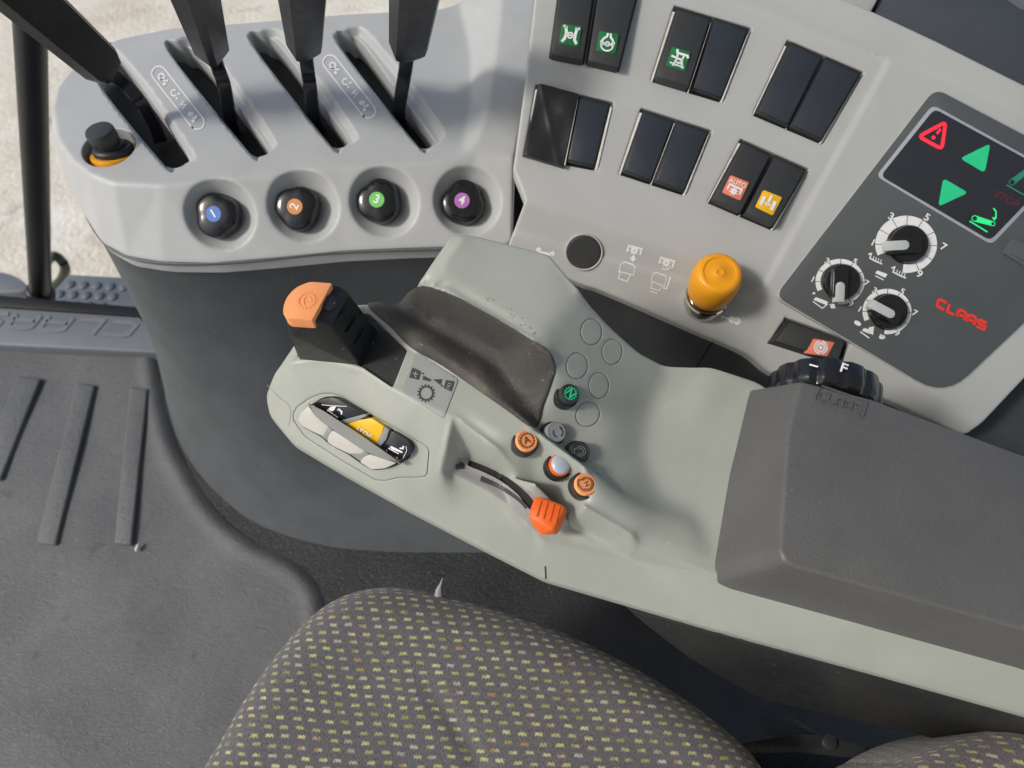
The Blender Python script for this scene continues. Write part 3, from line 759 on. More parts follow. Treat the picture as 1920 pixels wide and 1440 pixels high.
def lever(base_px, bend, grip0, grip1, w0, w1, d0, d1, tw, label):
    pts = [Pz(*p) for p in bend]; A, Bp = Pz(*grip0), Pz(*grip1)
    lv = node('lever', lc, pts[0], label)
    # shaft: flat steel bar
    P = open_curve(np.array(pts + [A + (Bp - A)*.10]), 7); rows = []
    for i, p in enumerate(P):
        t = P[min(i+1, len(P)-1)] - P[max(i-1, 0)]; t = t/np.linalg.norm(t); view = p - CAM
        u = np.cross(t, view); u /= np.linalg.norm(u); v = np.cross(t, u); a, b, c = .0056, .0034, .0012
        rows.append([p + u*x + v*y for x, y in ((a, b-c), (a-c, b), (-a+c, b), (-a, b-c), (-a, -b+c), (-a+c, -b), (a-c, -b), (a, -b+c))])
    loft('shaft', rows, M['gloss'], lv, True, True, 25)
    t = Bp - A; L = np.linalg.norm(t); t /= L; view = (A + Bp)/2 - CAM; u = np.cross(t, view); u /= np.linalg.norm(u); v = np.cross(t, u)
    c_, s_ = math.cos(tw), math.sin(tw); u, v = u*c_ + v*s_, v*c_ - u*s_; rows = []
    for f, k in ((0, .55), (.0, .78), (.045, 1.0), (.3, 1.0), (.7, 1), (1, 1)):
        w_, d_ = (w0 + (w1 - w0)*f)*k, (d0 + (d1 - d0)*f)*k; c = min(w_, d_)*.36; q = A + t*L*f + (t*.0 if f else -t*(.004 if k < .7 else .003))
        rows.append([q + u*x + v*y for x, y in ((w_, d_-c), (w_-c, d_), (-w_+c, d_), (-w_, d_-c), (-w_, -d_+c), (-w_+c, -d_), (w_-c, -d_), (w_, -d_+c))])
    loft('grip', rows, M['grip'], lv, True, True, 20)
lever(None, [(300, 262, .640), (284, 226, .662), (262, 190, .685), (232, 156, .70)], (198, 128, .715), (-70, -110, .83), .0150, .0185, .011, .014, .45, 'lever bent furthest towards the orange ringed button')
lever(None, [(438, 250, .635), (430, 215, .655), (420, 160, .685), (408, 125, .70)], (398, 98, .715), (348, -70, .83), .0118, .0150, .0105, .014, .7, 'lever over the slot between the two icon strips')
lever(None, [(600, 248, .635), (588, 215, .655), (581, 160, .685), (576, 125, .70)], (571, 92, .715), (563, -70, .83), .0118, .0150, .0105, .014, .55, None)
lever(None, [(752, 240, .635), (748, 210, .655), (757, 150, .685), (761, 125, .70)], (765, 92, .715), (784, -70, .83), .0135, .0155, .0115, .014, .5, None)

# numbered knobs
for (px, py), num, mk, lab, ang in (((403, 405), '1', 'blue', 'knob with blue disc numbered 1', 28), ((555, 391), '2', 'odisc', 'knob with orange disc numbered 2', 65), ((708, 378), '3', 'gdisc', 'knob with green disc numbered 3', -30), ((868, 379), '4', 'pdisc', 'knob with purple disc numbered 4', -20)):
    c, R, P, n = bowls[int(num) - 1]
    b0 = base.pt(px + 3, py + 3) - n*.0150; n2 = n*.8 + np.array((-.12, -.05, .35)); n2 /= np.linalg.norm(n2)
    k = node('knob', lc, b0, lab); off = ang*.0174 + .6
    def sc(a, r, h):
        q = 0.0
        for i in range(3): q += math.exp(-(((a - off - i*2.094 + math.pi) % (2*math.pi) - math.pi)/.42)**2)
        return r*(1 - .16*q*(1 if h > .006 else .35))
    lathe('knob_body', [(.012, 0), (.0176, .001), (.0188, .003), (.0190, .006), (.0188, .010), (.0181, .0125), (.0168, .0140), (.0148, .0149), (.0115, .0154), (.007, .0156), (.001, .0156)], b0, n2, M['gloss'], k, 84, mod=sc, sharp=60)
    u_, v_, nn = frame_of(n2); D = Surf(b0 + nn*.0159, u_, v_)
    dp = circ(0, 0, .0064, 32); W = D.w(dp, np.zeros(32)); put('number_disc', np.vstack([W, W - nn*.0006]), [list(range(32))] + [[i, 32 + i, 32 + (i+1) % 32, (i+1) % 32] for i in range(32)], M[mk], k)
    V, F = glyphs(num, .02); a = math.radians(ang); x, y = V[:, 0]*.0100, V[:, 1]*.0100
    put('number_print', D.w(np.stack([x*math.cos(a) - y*math.sin(a), x*math.sin(a) + y*math.cos(a)], -1), np.full(len(V), .0003)), F, M['white'], k, smooth=False)

# push button in the round recess
bc = np.array((pr[0] + .0005, pr[1], ZC - .0118)); bax = np.array((.0, .36, 1.0)); bax /= np.linalg.norm(bax)
pbn = node('push_button', lc, bc, 'dark plunger button with amber ring')
lathe('amber_collar', [(.0196, -.006), (.0196, .003), (.0188, .0048), (.012, .0050)], bc, bax, M['ylow_ring'], pbn)
lathe('rubber_boot', [(.0158, .0040), (.0162, .0085), (.0150, .0102), (.0125, .0108), (.0119, .0098), (.0108, .0098), (.0105, .0125), (.0084, .0135), (.0080, .018)], bc, bax, M['bezel'], pbn)
pax = np.array((-.06, .10, 1.0)); pax /= np.linalg.norm(pax)
lathe('plunger', [(.0080, .010), (.0082, .0165), (.0110, .0180), (.0116, .0200), (.0116, .0262), (.0108, .0278), (.0085, .0284), (.001, .0284)], bc, pax, M['rocker'], pbn)

# two printed icon strips
for cx, cy, n_ in ((334, 184, 0), (655, 163, 1)):
    k = Ink(); th_ = math.radians(52); d = np.array((math.cos(th_), math.sin(th_))); p = np.array((-d[1], d[0])); c = np.array((cx, cy), float); L_, W_ = 58.0, 13.5
    ends = []
    for sgn in (1, -1):
        for t in np.linspace(-90, 90, 9): ends.append(c + d*sgn*L_ + (d*math.cos(math.radians(t)) - p*math.sin(math.radians(t)) if sgn > 0 else -d*math.cos(math.radians(t)) + p*math.sin(math.radians(t)))*W_)
    k.line(ends, 2.6, True)
    for f, kind in ((-.78, 0), (-.2, 1), (.28, 2), (.74, 3)):
        q = c + d*L_*f
        if kind == 0: k.ring(q - d*5, 5.5, 3.2); k.line([q - d*2 + p*6, q + d*9 - p*5], 3.5); k.disc(q + d*9 + p*4, 3)
        if kind == 1: k.ring(q, 5.5, 3, 60, 320); k.disc(q + d*7 - p*6, 2.4); k.disc(q + d*11 + p*2, 2.2)
        if kind == 2: k.line([q - p*5 - d*4, q + p*4 - d*3, q - p*4 + d*3, q + p*5 + d*5], 3)
        if kind == 3: k.disc(q - d*4, 6.0, ry=4.5); k.disc(q + d*6 - p*5, 3.4); k.disc(q + d*9 + p*4, 3.4); k.line([q, q + d*9], 3.4)
    ink('icon_strip_print', S1, k, M['white'], lc, .0004)

# pedestal
ped_rows = [(.617, [(150, 120), (112, 250), (140, 352), (188, 446), (246, 483), (330, 494), (450, 491), (620, 474), (800, 467), (1010, 462), (1150, 460)]),
            (.600, [(160, 140), (126, 270), (152, 370), (198, 462), (252, 500), (335, 512), (452, 509), (620, 492), (800, 485), (1010, 480), (1150, 478)]),
            (.50, [(190, 240), (196, 380), (212, 470), (246, 556), (300, 602), (385, 624), (500, 624), (640, 606), (800, 596), (1010, 590), (1150, 588)]),
            (.38, [(240, 400), (252, 520), (270, 590), (296, 664), (342, 716), (424, 748), (532, 756), (660, 736), (800, 724), (1010, 720), (1150, 718)]),
            (.26, [(290, 520), (290, 620), (300, 690), (318, 756), (364, 816), (446, 862), (560, 880), (680, 868), (800, 858), (1010, 856), (1150, 854)]),
            (FLOOR - .004, [(310, 640), (308, 720), (318, 776), (345, 846), (404, 922), (486, 984), (604, 1022), (720, 1034), (850, 1036), (1010, 1036), (1150, 1034)])]
rows = [open_curve(np.array([Pz(x, y, z) for x, y in p]), 6) for z, p in ped_rows]
rs = []
for i in range(len(rows[0])): rs.append(open_curve(np.array([r[i] for r in rows]), 6))
rs = np.array(rs).transpose(1, 0, 2)
loft('pedestal', list(rs), M['pedestal'], lc, label='dark slate pedestal', sharp=60)
rim = open_curve(np.array([Pz(x, y, .6185) for x, y in ped_rows[0][1]]), 6)
tube('pedestal_rim', rim, .0016, M['pedestal'], lc, 10, smooth=0)

# ================================================================== SWITCH CONSOLE (right)
D2 = .56
O2 = CAM + DV*D2
S2p = Surf(O2, RV, UV_); S2p.range = (-.03, .03)
def u2(p, h=0.0): p = np.asarray(p, float).reshape(-1, 2); return S2p.plane(p[:, 0], p[:, 1], np.full(len(p), h))
foldF = u2([(940, 360), (987, 375), (1085, 405), (1200, 447), (1330, 492), (1440, 532), (1478, 556), (1765, 745), (1830, 790), (2100, 900)])
field = u2(fillet([(900, -120), (1300, -50), (1570, 72), (1668, 110), (1452, 500), (1420, 560), (940, 420)], [0, 0, 0, 14, 20, 0, 0]))
roll = open_curve(u2([(1190, -60), (1300, -25), (1440, 30), (1570, 78), (1750, 140), (1930, 220), (2100, 300)]), 5)
def panel_h(uv):
    h = np.zeros(len(uv))
    # lower facet falls away below the fold
    x, y = uv[:, 0], uv[:, 1]; fy = np.interp(x, foldF[:, 0], foldF[:, 1]); d = fy - y
    dd = .5*(d + np.sqrt(d*d + .0022**2)); h -= dd*.55
    s_ = np.where(inside(uv, field), dist(uv, field), -dist(uv, field)); h += -.0016*sstep(s_, -.0016, .0016)
    ry = np.interp(x, roll[:, 0], roll[:, 1]); t = y - ry; tt = np.clip(t, 0, .05)
    h += np.where((t > 0) & (x > u2([(1180, 0)])[0, 0]), .010*np.sin(np.clip(tt/.034, 0, 1)*math.pi*.62), 0)
    return h
S2 = Surf(O2, RV, UV_, panel_h); S2.range = (-.06, .03)
sc_ = thing('switch_console', 'light grey switch console with rocker switches, dials and indicator display', 'console', S2p.w(u2([(1300, 300)]), np.zeros(1))[0])
pairs = [dict(q=[(1049, -50), (1201, -22), (1163, 133), (1028, 107)], d=[(1122, -40), (1097, 119)]),
         dict(q=[(1268, 12), (1407, 53), (1355, 187), (1225, 148)], d=[(1337, 32), (1294, 168)]),
         dict(q=[(1480, 77), (1618, 135), (1543, 265), (1417, 212)], d=[(1546, 105), (1480, 238)]),
         dict(q=[(1008, 160), (1147, 193), (1118, 315), (985, 290)], d=[(1084, 178), (1060, 304)]),
         dict(q=[(1205, 205), (1332, 245), (1285, 362), (1165, 323)], d=[(1267, 225), (1224, 342)]),
         dict(q=[(1392, 263), (1515, 317), (1452, 428), (1332, 377)], d=[(1450, 289), (1392, 402)])]
single = [(1477, 599), (1592, 640), (1570, 684), (1448, 642)]
pout = u2(fillet([(1012, -90), (985, 150), (962, 316), (985, 374), (952, 452), (960, 470)], [0, 0, 4, 6, 4, 0]))
low = open_curve(u2([(960, 476), (1085, 531), (1135, 548), (1300, 620), (1400, 664), (1450, 702), (1530, 730), (1640, 742), (1752, 790)], -.02)*1, 4)
low = open_curve(np.vstack([S2.hit([p])[0] for p in [(960, 476), (1085, 531), (1135, 548), (1300, 620), (1400, 664), (1450, 702), (1530, 730), (1640, 742), (1752, 790)]]), 4)
rgt = S2.hit(fillet([(1752, 790), (1812, 818), (1925, 706), (2060, 580)], [0, 16, 0, 0]))[1:]
topr = S2.hit([(2080, 232), (1920, 158), (1760, 78), (1640, 22), (1560, -12), (1440, -60), (1300, -100)])
def hole_px(q, grow): q = np.array(q, float); c = q.mean(0); d = q - c; return c + d*(1 + grow/np.linalg.norm(d, axis=1)[:, None])
holes = [resample(fillet(u2(hole_px(p['q'], 5)), .0012, 2), .003) for p in pairs[1:]] + [S2.hit(hole_px(single, 6))]
plug = S2.pt(1095, 472); pn = S2.normal(1095, 472, .014); plug = plug + pn*.0012
outl = np.vstack([pout, low, rgt, topr])
patch('console_panel', S2, outl, M['panel'], sc_, holes=holes, spacing=.0028, skirt=.02, rr=.002, hole_depth=.008, hole_rr=.0012)
back = -.012
# dark front wall under the panel
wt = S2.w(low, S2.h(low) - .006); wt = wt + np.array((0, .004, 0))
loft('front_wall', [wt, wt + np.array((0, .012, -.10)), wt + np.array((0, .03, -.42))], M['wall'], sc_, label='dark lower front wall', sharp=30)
seam = S2.hit([(1344, 640)])[0]; sw = S2.w([seam], S2.h(np.array([seam])) - .006)[0] + np.array((0, .004, 0))
loft('wall_seam', [[sw + np.array((-.0006, -.0008, -.004)), sw + np.array((.0006, -.0008, -.004))], [sw + np.array((-.0006, .0112, -.10)), sw + np.array((.0006, .0112, -.10))]], M['seal'], sc_)
wallS = Surf(wt[len(wt)//2], wt[len(wt)//2 + 3] - wt[len(wt)//2 - 3], np.array((0, -.12, 1.0)))
P = wallS.pt(1208, 606, .0); P = P + (wallS.N if wallS.N[1] < 0 else -wallS.N)*.0015; lathe('cover_screw', [(.0075, -.002), (.0075, .0015), (.006, .0022), (.004, .0018), (.0035, .0004), (.001, .0004)], P, wallS.N if wallS.N[1] < 0 else -wallS.N, M['bezel'], sc_, 24)

def rocker(q, div, side, tile=None, tmat=None, kind='rocker_switch', h_top=.0045, h_bot=.0085, mat='rocker', label=None):
    TL, TR, BR, BL = map(np.array, q); d0, d1 = map(np.array, div)
    Q = [TL, d0, d1, BL] if side == 0 else [d0, TR, BR, d1]
    Q = np.array(Q, float); c = Q.mean(0); g = 2.6
    Q = Q + np.array([[g, g], [-g, g], [-g, -g], [g, -g]])*np.array((.9, .8))
    rs_ = node(kind, sc_, S2p.w(u2([c]), np.zeros(1))[0], label)
    prism('socket_frame', S2p, (Q - c)*1.03 + c, -.008, .0008, M['bezel'], rs_, .0008)
    Qi = (Q - c)*np.array((.93, .95)) + c
    prism('rocker' if kind == 'rocker_switch' else 'blanking_plate', S2p, Qi, -.004, [h_top, h_top, h_bot, h_bot], M[mat], rs_, .0012, 2)
    if tile is not None:
        t = np.array(tile, float); ax = (Q[2] + Q[3] - Q[0] - Q[1])/2; f = ((t - (Q[0] + Q[1])/2)@ax)/(ax@ax)
        hh = h_top + (h_bot - h_top)*np.clip((f - .05)/.9, 0, 1) + .0007
        prism('icon_tile', S2p, fillet(t, 3, 3), .001, float(hh.mean()) + .0004, M[tmat], rs_, .0002)
        return rs_, float(hh.mean()) + .0010
    return rs_, h_bot
G1 = [(1053.4, 44.2), (1091, 49), (1084.7, 88), (1048, 81.7)]; G2 = [(1124.5, 57.5), (1160.5, 63.75), (1154, 101), (1117.5, 95)]; G3 = [(1260.5, 87), (1295, 97), (1284, 134), (1249, 123)]
RD = [(1370, 328), (1405, 342), (1388, 376), (1354, 361)]; YL = [(1432, 356), (1467, 370), (1449, 404), (1416, 388)]
def local(tile):
    t = np.array(tile, float); o = t[3]; ex = (t[2] - t[3]); ey = (t[0] - t[3]); return lambda x, y: tuple(o + ex*x + ey*y)
def icon(tile, h, parent, kind):
    f = local(tile); k = Ink(); L = lambda pts, w=3: k.line([f(*p) for p in pts], w)
    if kind == 'axle':
        L([(.22, .92), (.3, .6), (.25, .3), (.12, .12)], 5.5); L([(.82, .92), (.75, .6), (.75, .3), (.88, .12)], 5.5); L([(.28, .5), (.75, .5)], 3); k.ring(f(.5, .5), 5, 3); L([(.1, .93), (.32, .84)], 4); L([(.7, .86), (.95, .9)], 4)
    if kind == 'diff':
        k.ring(f(.5, .38), 11.5, 3, 150, 390); L([(.15, .45), (.28, .66), (.42, .78), (.44, .95)], 4); L([(.85, .45), (.72, .66), (.6, .78), (.58, .95)], 4); k.ring(f(.5, .42), 4, 2.4); k.disc(f(.24, .42), 4); k.disc(f(.76, .42), 4); L([(.22, .42), (.78, .42)], 2)
    if kind == 'drive':
        L([(.3, .95), (.35, .78), (.9, .78), (.95, .66)], 4.5); L([(.38, .76), (.42, .5), (.3, .1)], 3.6); L([(.72, .74), (.68, .5), (.82, .1)], 3.6); L([(.1, .55), (.7, .5)], 4); L([(.12, .22), (.9, .16)], 2.6); L([(.34, .34), (.74, .3)], 3); L([(.42, .12), (.7, .48)], 2.4)
    if kind == 'auto':
        a = -math.degrees(math.atan2(tile[1][1] - tile[0][1], tile[1][0] - tile[0][0])); k.text('AUTO', f(.5, .76), 9.5, a, .015, sx=.95)
        L([(.17, .26), (.17, .55), (.83, .55), (.83, .26)], 3.6); k.gear(f(.5, .3), 3.2, 5.5, 8, 3)
    if kind == 'wheels':
        L([(.2, .22), (.2, .72)], 6.5); L([(.8, .22), (.8, .72)], 6.5); L([(.5, .56), (.5, .92)], 5); L([(.22, .42), (.8, .42)], 1.8); k.ring(f(.5, .42), 3.4, 1.6)
    if kind == 'brake':
        k.ring(f(.5, .5), 7, 2.6); k.ring(f(.5, .5), 12, 2.4, 100, 260); k.ring(f(.5, .5), 12, 2.4, -80, 80); k.disc(f(.5, .5), 3.5); k.ring(f(.5, .5), 9.6, 1)
    ink('icon_print', S2p, k, M['white'], parent, h)
p = pairs[0]; r, h = rocker(p['q'], p['d'], 0, G1, 'tilegreen', label='rocker switch with green axle icon'); icon(G1, h, r, 'axle')
r, h = rocker(p['q'], p['d'], 1, G2, 'tilegreen', label='rocker switch with green differential icon'); icon(G2, h, r, 'diff')
p = pairs[1]; r, h = rocker(p['q'], p['d'], 0, G3, 'tilegreen', label='rocker switch with green drive icon beside a blank plate'); icon(G3, h, r, 'drive')
rocker(p['q'], p['d'], 1, kind='blank_switch', mat='blank', h_top=.003, h_bot=.003)
for i in (2, 4):
    for s_ in (0, 1): rocker(pairs[i]['q'], pairs[i]['d'], s_, kind='blank_switch', mat='blank', h_top=.003, h_bot=.003)
p = pairs[3]; rocker(p['q'], p['d'], 1, kind='blank_switch', mat='blank', h_top=.003, h_bot=.003)
p = pairs[5]; r, h = rocker(p['q'], p['d'], 0, RD, 'tilered', label='rocker switch with salmon AUTO icon'); icon(RD, h, r, 'auto')
r, h = rocker(p['q'], p['d'], 1, YL, 'tileyellow', label='rocker switch with yellow wheels icon'); icon(YL, h, r, 'wheels')
# the lone switch under the display
rs_ = node('rocker_switch', sc_, S2.pt(1515, 640), 'single rocker switch with salmon brake icon')
prism('socket_frame', S2p, hole_px(single, 2), -.03, -.012, M['bezel'], rs_, .0008)
prism('rocker', S2p, [(1482, 604), (1585, 640), (1572, 676), (1456, 640)], -.018, [-.006, -.002, -.002, -.006], M['rocker'], rs_, .0012)
BT = [(1527, 635), (1565, 642), (1551, 668), (1512, 662)]
prism('icon_tile', S2p, BT, -.008, -.0022, M['tilered'], rs_, .0002); icon(BT, -.0016, rs_, 'brake')
# black tape stuck over the first blank pair
tq = np.array([(1009, 156), (1086, 176), (1057, 313), (983, 291)], float)
tp = u2(resample(fillet(tq, 3), 6), .004)
def tape_h(uv):
    c = uv - uv.mean(0) if len(uv) else uv
    t = (uv - u2([tq[3]], .004)[0]); a, b = t[:, 0]*1000, t[:, 1]*1000
    return .0045 + .0008*np.sin(a*.13 + b*.07 + 1) + .0004*np.sin(a*.24 - b*.17) + .0005*np.exp(-((a + .22*b - 25)/2.2)**2) + .0003*np.sin(a*.31 + b*.09)*np.exp(-((b - 30)/14)**2)
St = Surf(O2, RV, UV_, tape_h); M['tape'] = plastic('black_tape', (.018, .018, .019), .34, 120, .15, .1, spec=.5)
patch('tape_cover', St, tp, M['tape'], sc_, spacing=.0012, skirt=.005, rr=.001, label='wrinkled black tape over a switch position')

# round plug
lathe('socket_ring', [(.0150, -.004), (.0150, .0006), (.0146, .0011), (.0138, .0008), (.0134, -.001)], plug, pn, M['panel'], sc_, 56)
lathe('round_plug', [(.0133, -.002), (.0133, .0004), (.0125, .0011), (.008, .0013), (.001, .0013)], plug, pn, M['rocker'], sc_, 56)
# amber pto knob
kb = S2.pt(1325, 556); kt = S2p.w(u2([(1350, 510)], .028), np.array([.028]))[0]; ax = kt - kb; ax /= np.linalg.norm(ax); Lk = np.linalg.norm(kt - kb)
kn = node('pull_knob', sc_, kb, 'amber pull knob on a chrome collar')
lathe('chrome_collar', [(.0165, -.012), (.0178, -.004), (.0178, .002), (.0168, .0034), (.0150, .0036)], kb, ax, M['chrome'], kn, 56)
lathe('neck', [(.0150, .002), (.0150, .007), (.0142, .010), (.0130, .014)], kb, ax, M['gloss'], kn, 48)
s_ = Lk
lathe('knob_cap', [(.0128, .0078), (.0155, .0086), (.0174, .0115), (.0184, s_*.48), (.0188, s_*.64), (.0184, s_*.80), (.0172, s_*.92), (.0156, s_*.98), (.0140, s_), (.0122, s_ + .0001), (.0118, s_ - .0007), (.0040, s_ - .0007), (.0035, s_ - .0002), (.0022, s_ - .0002), (.0018, s_ - .0009), (.0003, s_ - .0009)], kb, ax, M['amber'], kn, 72, sharp=50)
# printed icons on the lower facet
k = Ink()
k.line([(1176, 472), (1179, 461), (1203, 467), (1200, 478)], 3.6); k.gear((1189, 470), 4, 4.5, 8, 3); k.poly((1186, 479), (1191, 480), (1190, 484), (1194, 485), (1186, 492), (1180, 482), (1184, 483))
k.line([(1160, 512), (1164, 496), (1170, 491), (1186, 496), (1191, 502), (1188, 516), (1160, 509)], 2, False); k.line([(1163, 512), (1159, 522), (1176, 528), (1182, 516)], 2)
ink('icon_print', S2, k, M['white'], sc_, .0004)
k = Ink()
k.line([(1236, 494), (1239, 483), (1264, 490), (1260, 502)], 3.6); k.gear((1249, 493), 4, 4.5, 8, 3); k.ring((1248, 496), 9.5, 2.2, 220, 330)
k.line([(1221, 525), (1225, 513), (1231, 511), (1247, 517), (1250, 524), (1245, 537), (1220, 527)], 1.6); k.line([(1223, 529), (1220, 540), (1236, 545), (1240, 538)], 1.6); k.line([(1218, 546), (1233, 550)], 1.6); k.line([(1257, 519), (1250, 541), (1243, 540)], 2.6)
ink('icon_print', S2, k, M['white'], sc_, .0004)
k = Ink()
k.disc((1010, 468), 5, ry=4); k.line([(1008, 471), (1022, 475), (1036, 478)], 4.5); k.disc((1036, 476), 4.5)
ink('icon_print', S2, k, M['white'], sc_, .0004)
k = Ink()
k.poly((1352, 591), (1360, 594), (1353, 598)); k.line([(1358, 595), (1366, 598)], 3); k.disc((1372, 599), 6.5); k.ring((1382, 602), 5, 3.5); k.line([(1384, 596), (1380, 609)], 3)
ink('icon_print', S2, k, M['white'], sc_, .0004)

# instrument plate with display and dials
pl = node('instrument_plate', sc_, S2p.w(u2([(1700, 450)]), np.zeros(1))[0], 'dark grey instrument plate')
plq = fillet([(1754, 165), (1454, 555), (1772, 745), (1995, 535), (2005, 297)], [22, 22, 60, 0, 0], 6)
prism('plate_rim', S2p, hole_px(plq, 3), -.004, .0006, M['panel'], pl, .0006)
prism('plate_face', S2p, plq, -.003, .0016, M['plate'], pl, .0006)
HP = .0016
dsp = fillet([(1749, 196), (1643, 330), (1860, 459), (1985, 326)], [13, 13, 13, 10], 5)
prism('display_frame', S2p, dsp, 0, HP + .0005, M['border'], pl, .0002)
prism('display_glass', S2p, hole_px(dsp, -8), 0, HP + .0008, M['screen'], pl, .0002)
HS = HP + .0012
Z = lambda x, y: (x/4.647 + 1620, y/4.647 + 160)
def rtri(a, b, c): return fillet([a, b, c], 9, 4)
k = Ink(); k.line(rtri(Z(712, 320), Z(478, 446), Z(678, 556)), 7.0, True); k.line([Z(668, 378), Z(634, 424)], 5.0); k.disc(Z(606, 455), 4.0); ink('warning_lamp', S2p, k, M['red'], pl, HS)
for t in ((Z(1102, 506), Z(835, 636), Z(1052, 764)), (Z(690, 808), Z(908, 936), Z(646, 1058))):
    k = Ink(); q = rtri(*t); k.quad(q, [list(range(len(q)))]); ink('arrow_lamp', S2p, k, M['green'], pl, HS)
def conveyor(k, a, b, ra, rb, base):
    a, b = np.array(a), np.array(b); d = (b - a)/np.linalg.norm(b - a); n = np.array((-d[1], d[0]))
    k.ring(a, ra, 1.6); k.ring(b, rb, 1.6); k.poly(tuple(a + n*ra + d*ra*.9), tuple(b + n*rb - d*rb*.9), tuple(b - n*rb - d*rb*.9), tuple(a - n*ra + d*ra*.9)); k.line([a + n*ra, b + n*rb], 1.5); k.line([a - n*ra, b - n*rb], 1.5); k.line(base, 2.6); return k
k = conveyor(Ink(), Z(965, 1160), Z(1123, 1206), 5.2, 3.8, [Z(920, 1183), Z(1076, 1278)]); k.line([Z(1128, 1070), Z(1150, 1100), Z(1148, 1150)], 3); k.poly(Z(1115, 1150), Z(1160, 1150), Z(1135, 1182)); ink('conveyor_lamp', S2p, k, M['brightgreen'], pl, HS)
k = conveyor(Ink(), Z(1290, 845), Z(1480, 700), 5.4, 4.4, [Z(1240, 868), Z(1500, 1015)]); ink('conveyor_lamp', S2p, k, M['dimgreen'], pl, HS)
ink('stop_lettering', S2p, Ink().text('STOP', Z(1243, 996), 13.5, -28.5, -.005, 1.12, .25), M['dimred'], pl, HS)
prism('plate_button', S2p, fillet([(1899, 446), (1881, 474), (1950, 516), (1975, 482)], 4), 0, HP + .0022, M['plate'], pl, .0008)
prism('plate_button_cap', S2p, fillet([(1905, 456), (1894, 474), (1950, 508), (1968, 482)], 3), 0, HP + .0032, M['plate'], pl, .0006)
ink('maker_lettering', S2p, stroke_word(Ink(), 'CLAAS', (1755, 574), (18.8, 9.5), (5.0, -14.5), 5.5), M['redprint'], pl, HP + .0005)

def dial(c, ro, ri, kr, pang, nums, lab, seps, end0, end1, psize):
    k = Ink(); g = 1.6
    bounds = [end0] + seps + [end1]
    for a, b in zip(bounds[:-1], bounds[1:]):
        ga = math.degrees(g/2/ro)*(1 if a != end0 else 0); gb = math.degrees(g/2/ro)*(1 if b != end1 else 0)
        k.ring(c, (ro + ri)/2, ro - ri, b + gb, a - ga, 10, ry=(ro + ri)/2*.925)
    for t, p_, s_ in nums: k.text(t, p_, s_, -28, .02, 1.15)
    dn = node('rotary_dial', sc_, S2p.w(u2([c], HP), np.array([HP]))[0], lab)
    ink('scale_print', S2p, k, M['white'], dn, HP + .0004)
    hk = .011; cc = np.array(c) + np.array((1.5, 1.0)); base_ = S2p.w(u2([cc], HP), np.array([HP]))[0]; r = kr/FOC*(D2 - .004)
    lathe('dial_knob', [(r, 0), (r, .0012), (r*.96, .0018), (r*.95, .0040), (r*.9, .0052), (r*.5, .0056), (r*.001, .0056)], base_, S2p.N, M['gloss'], dn, 56)
    a = math.radians(pang); d = np.array((math.cos(a), -math.sin(a))); n = np.array((-d[1], d[0])); W2 = kr*.40
    bar = [cc - d*kr*.78 - n*W2, cc + d*kr*.84 - n*W2, cc + d*kr*.84 + n*W2, cc - d*kr*.78 + n*W2]
    prism('dial_grip', S2p, fillet(bar, kr*.22, 4), HP + .003, HP + hk, M['gloss'], dn, .0012, 3)
    q0, q1 = cc + d*kr*psize[0], cc + d*kr*psize[1]; w2 = kr*.245
    pts = [q1 + n*w2, q0 + n*w2] + [q0 - d*w2*math.sin(t) + n*w2*math.cos(t) for t in np.linspace(.3, 2.84, 6)] + [q0 - n*w2, q1 - n*w2]
    prism('pointer', S2p, pts, HP + .006, HP + hk + .0009, M['pointer'], dn, .0006)
sp = [180, 149, 117, 88, 57, 25, -3, -33, -65]
dial((1699, 458), 58, 37.5, 37, 183, [('1', (1637, 455), 13), ('3', (1671, 406), 14), ('5', (1738, 408), 14), ('7', (1769, 463), 14), ('9', (1724, 514), 14)], 'largest dial with pointer to its side', sp, 203, -97, (.1, 1.05))
dial((1575, 528), 46, 36.5, 34.5, 268, [('1', (1524, 524), 11.5), ('3', (1551, 490), 11.5), ('5', (1603, 491), 11.5), ('7', (1624, 531), 11.5), ('9', (1595, 570), 11.5)], 'small dial with pointer straight down', sp, 205, -96, (.22, 1.08))
dial((1663, 584), 46, 36.5, 34.5, 152, [('1', (1612, 580), 11.5), ('3', (1640, 545), 11.5), ('5', (1692, 547), 11.5), ('7', (1715, 587), 11.5), ('9', (1682, 625), 11.5)], 'small dial with pointer tilted up beside the red lettering', sp, 205, -96, (-.2, 1.05))
k = Ink()
def grass(x, y, s):
    k.line([(x - 12*s, y - 9*s), (x - 6*s, y - 11*s), (x - 9*s, y - 2*s), (x + 2*s, y + 4*s), (x + 14*s, y + 9*s)], 2.6*s)
    for i in range(4): k.line([(x - 3*s + i*4.5*s, y + 1*s + i*2.2*s), (x - 1*s + i*4.5*s, y - 6*s + i*2.2*s)], 1.6*s)
grass(1640, 486, 1.0); grass(1684, 512, 1.05)
k.poly((1641, 512), (1645, 507), (1664, 514), (1660, 521)); k.line([(1641, 517), (1657, 525)], 2)
k.poly((1525, 562), (1530, 557), (1553, 566), (1549, 572)); k.line([(1524, 565), (1542, 578), (1552, 570)], 1.8); k.disc((1526, 550), 3, ry=2); k.disc((1561, 574), 4.5); k.line([(1555, 570), (1567, 578)], 1.6)
k.disc((1608, 606), 7, ry=4, rot=.5); k.poly((1616, 620), (1620, 615), (1632, 618), (1630, 626)); k.poly((1629, 614), (1639, 612), (1637, 628), (1628, 624)); k.line([(1613, 622), (1630, 634)], 2.2); k.disc((1654, 632), 6, ry=4); k.line([(1650, 627), (1660, 634)], 2.6)
ink('icon_print', S2p, k, M['white'], pl, HP + .0004)
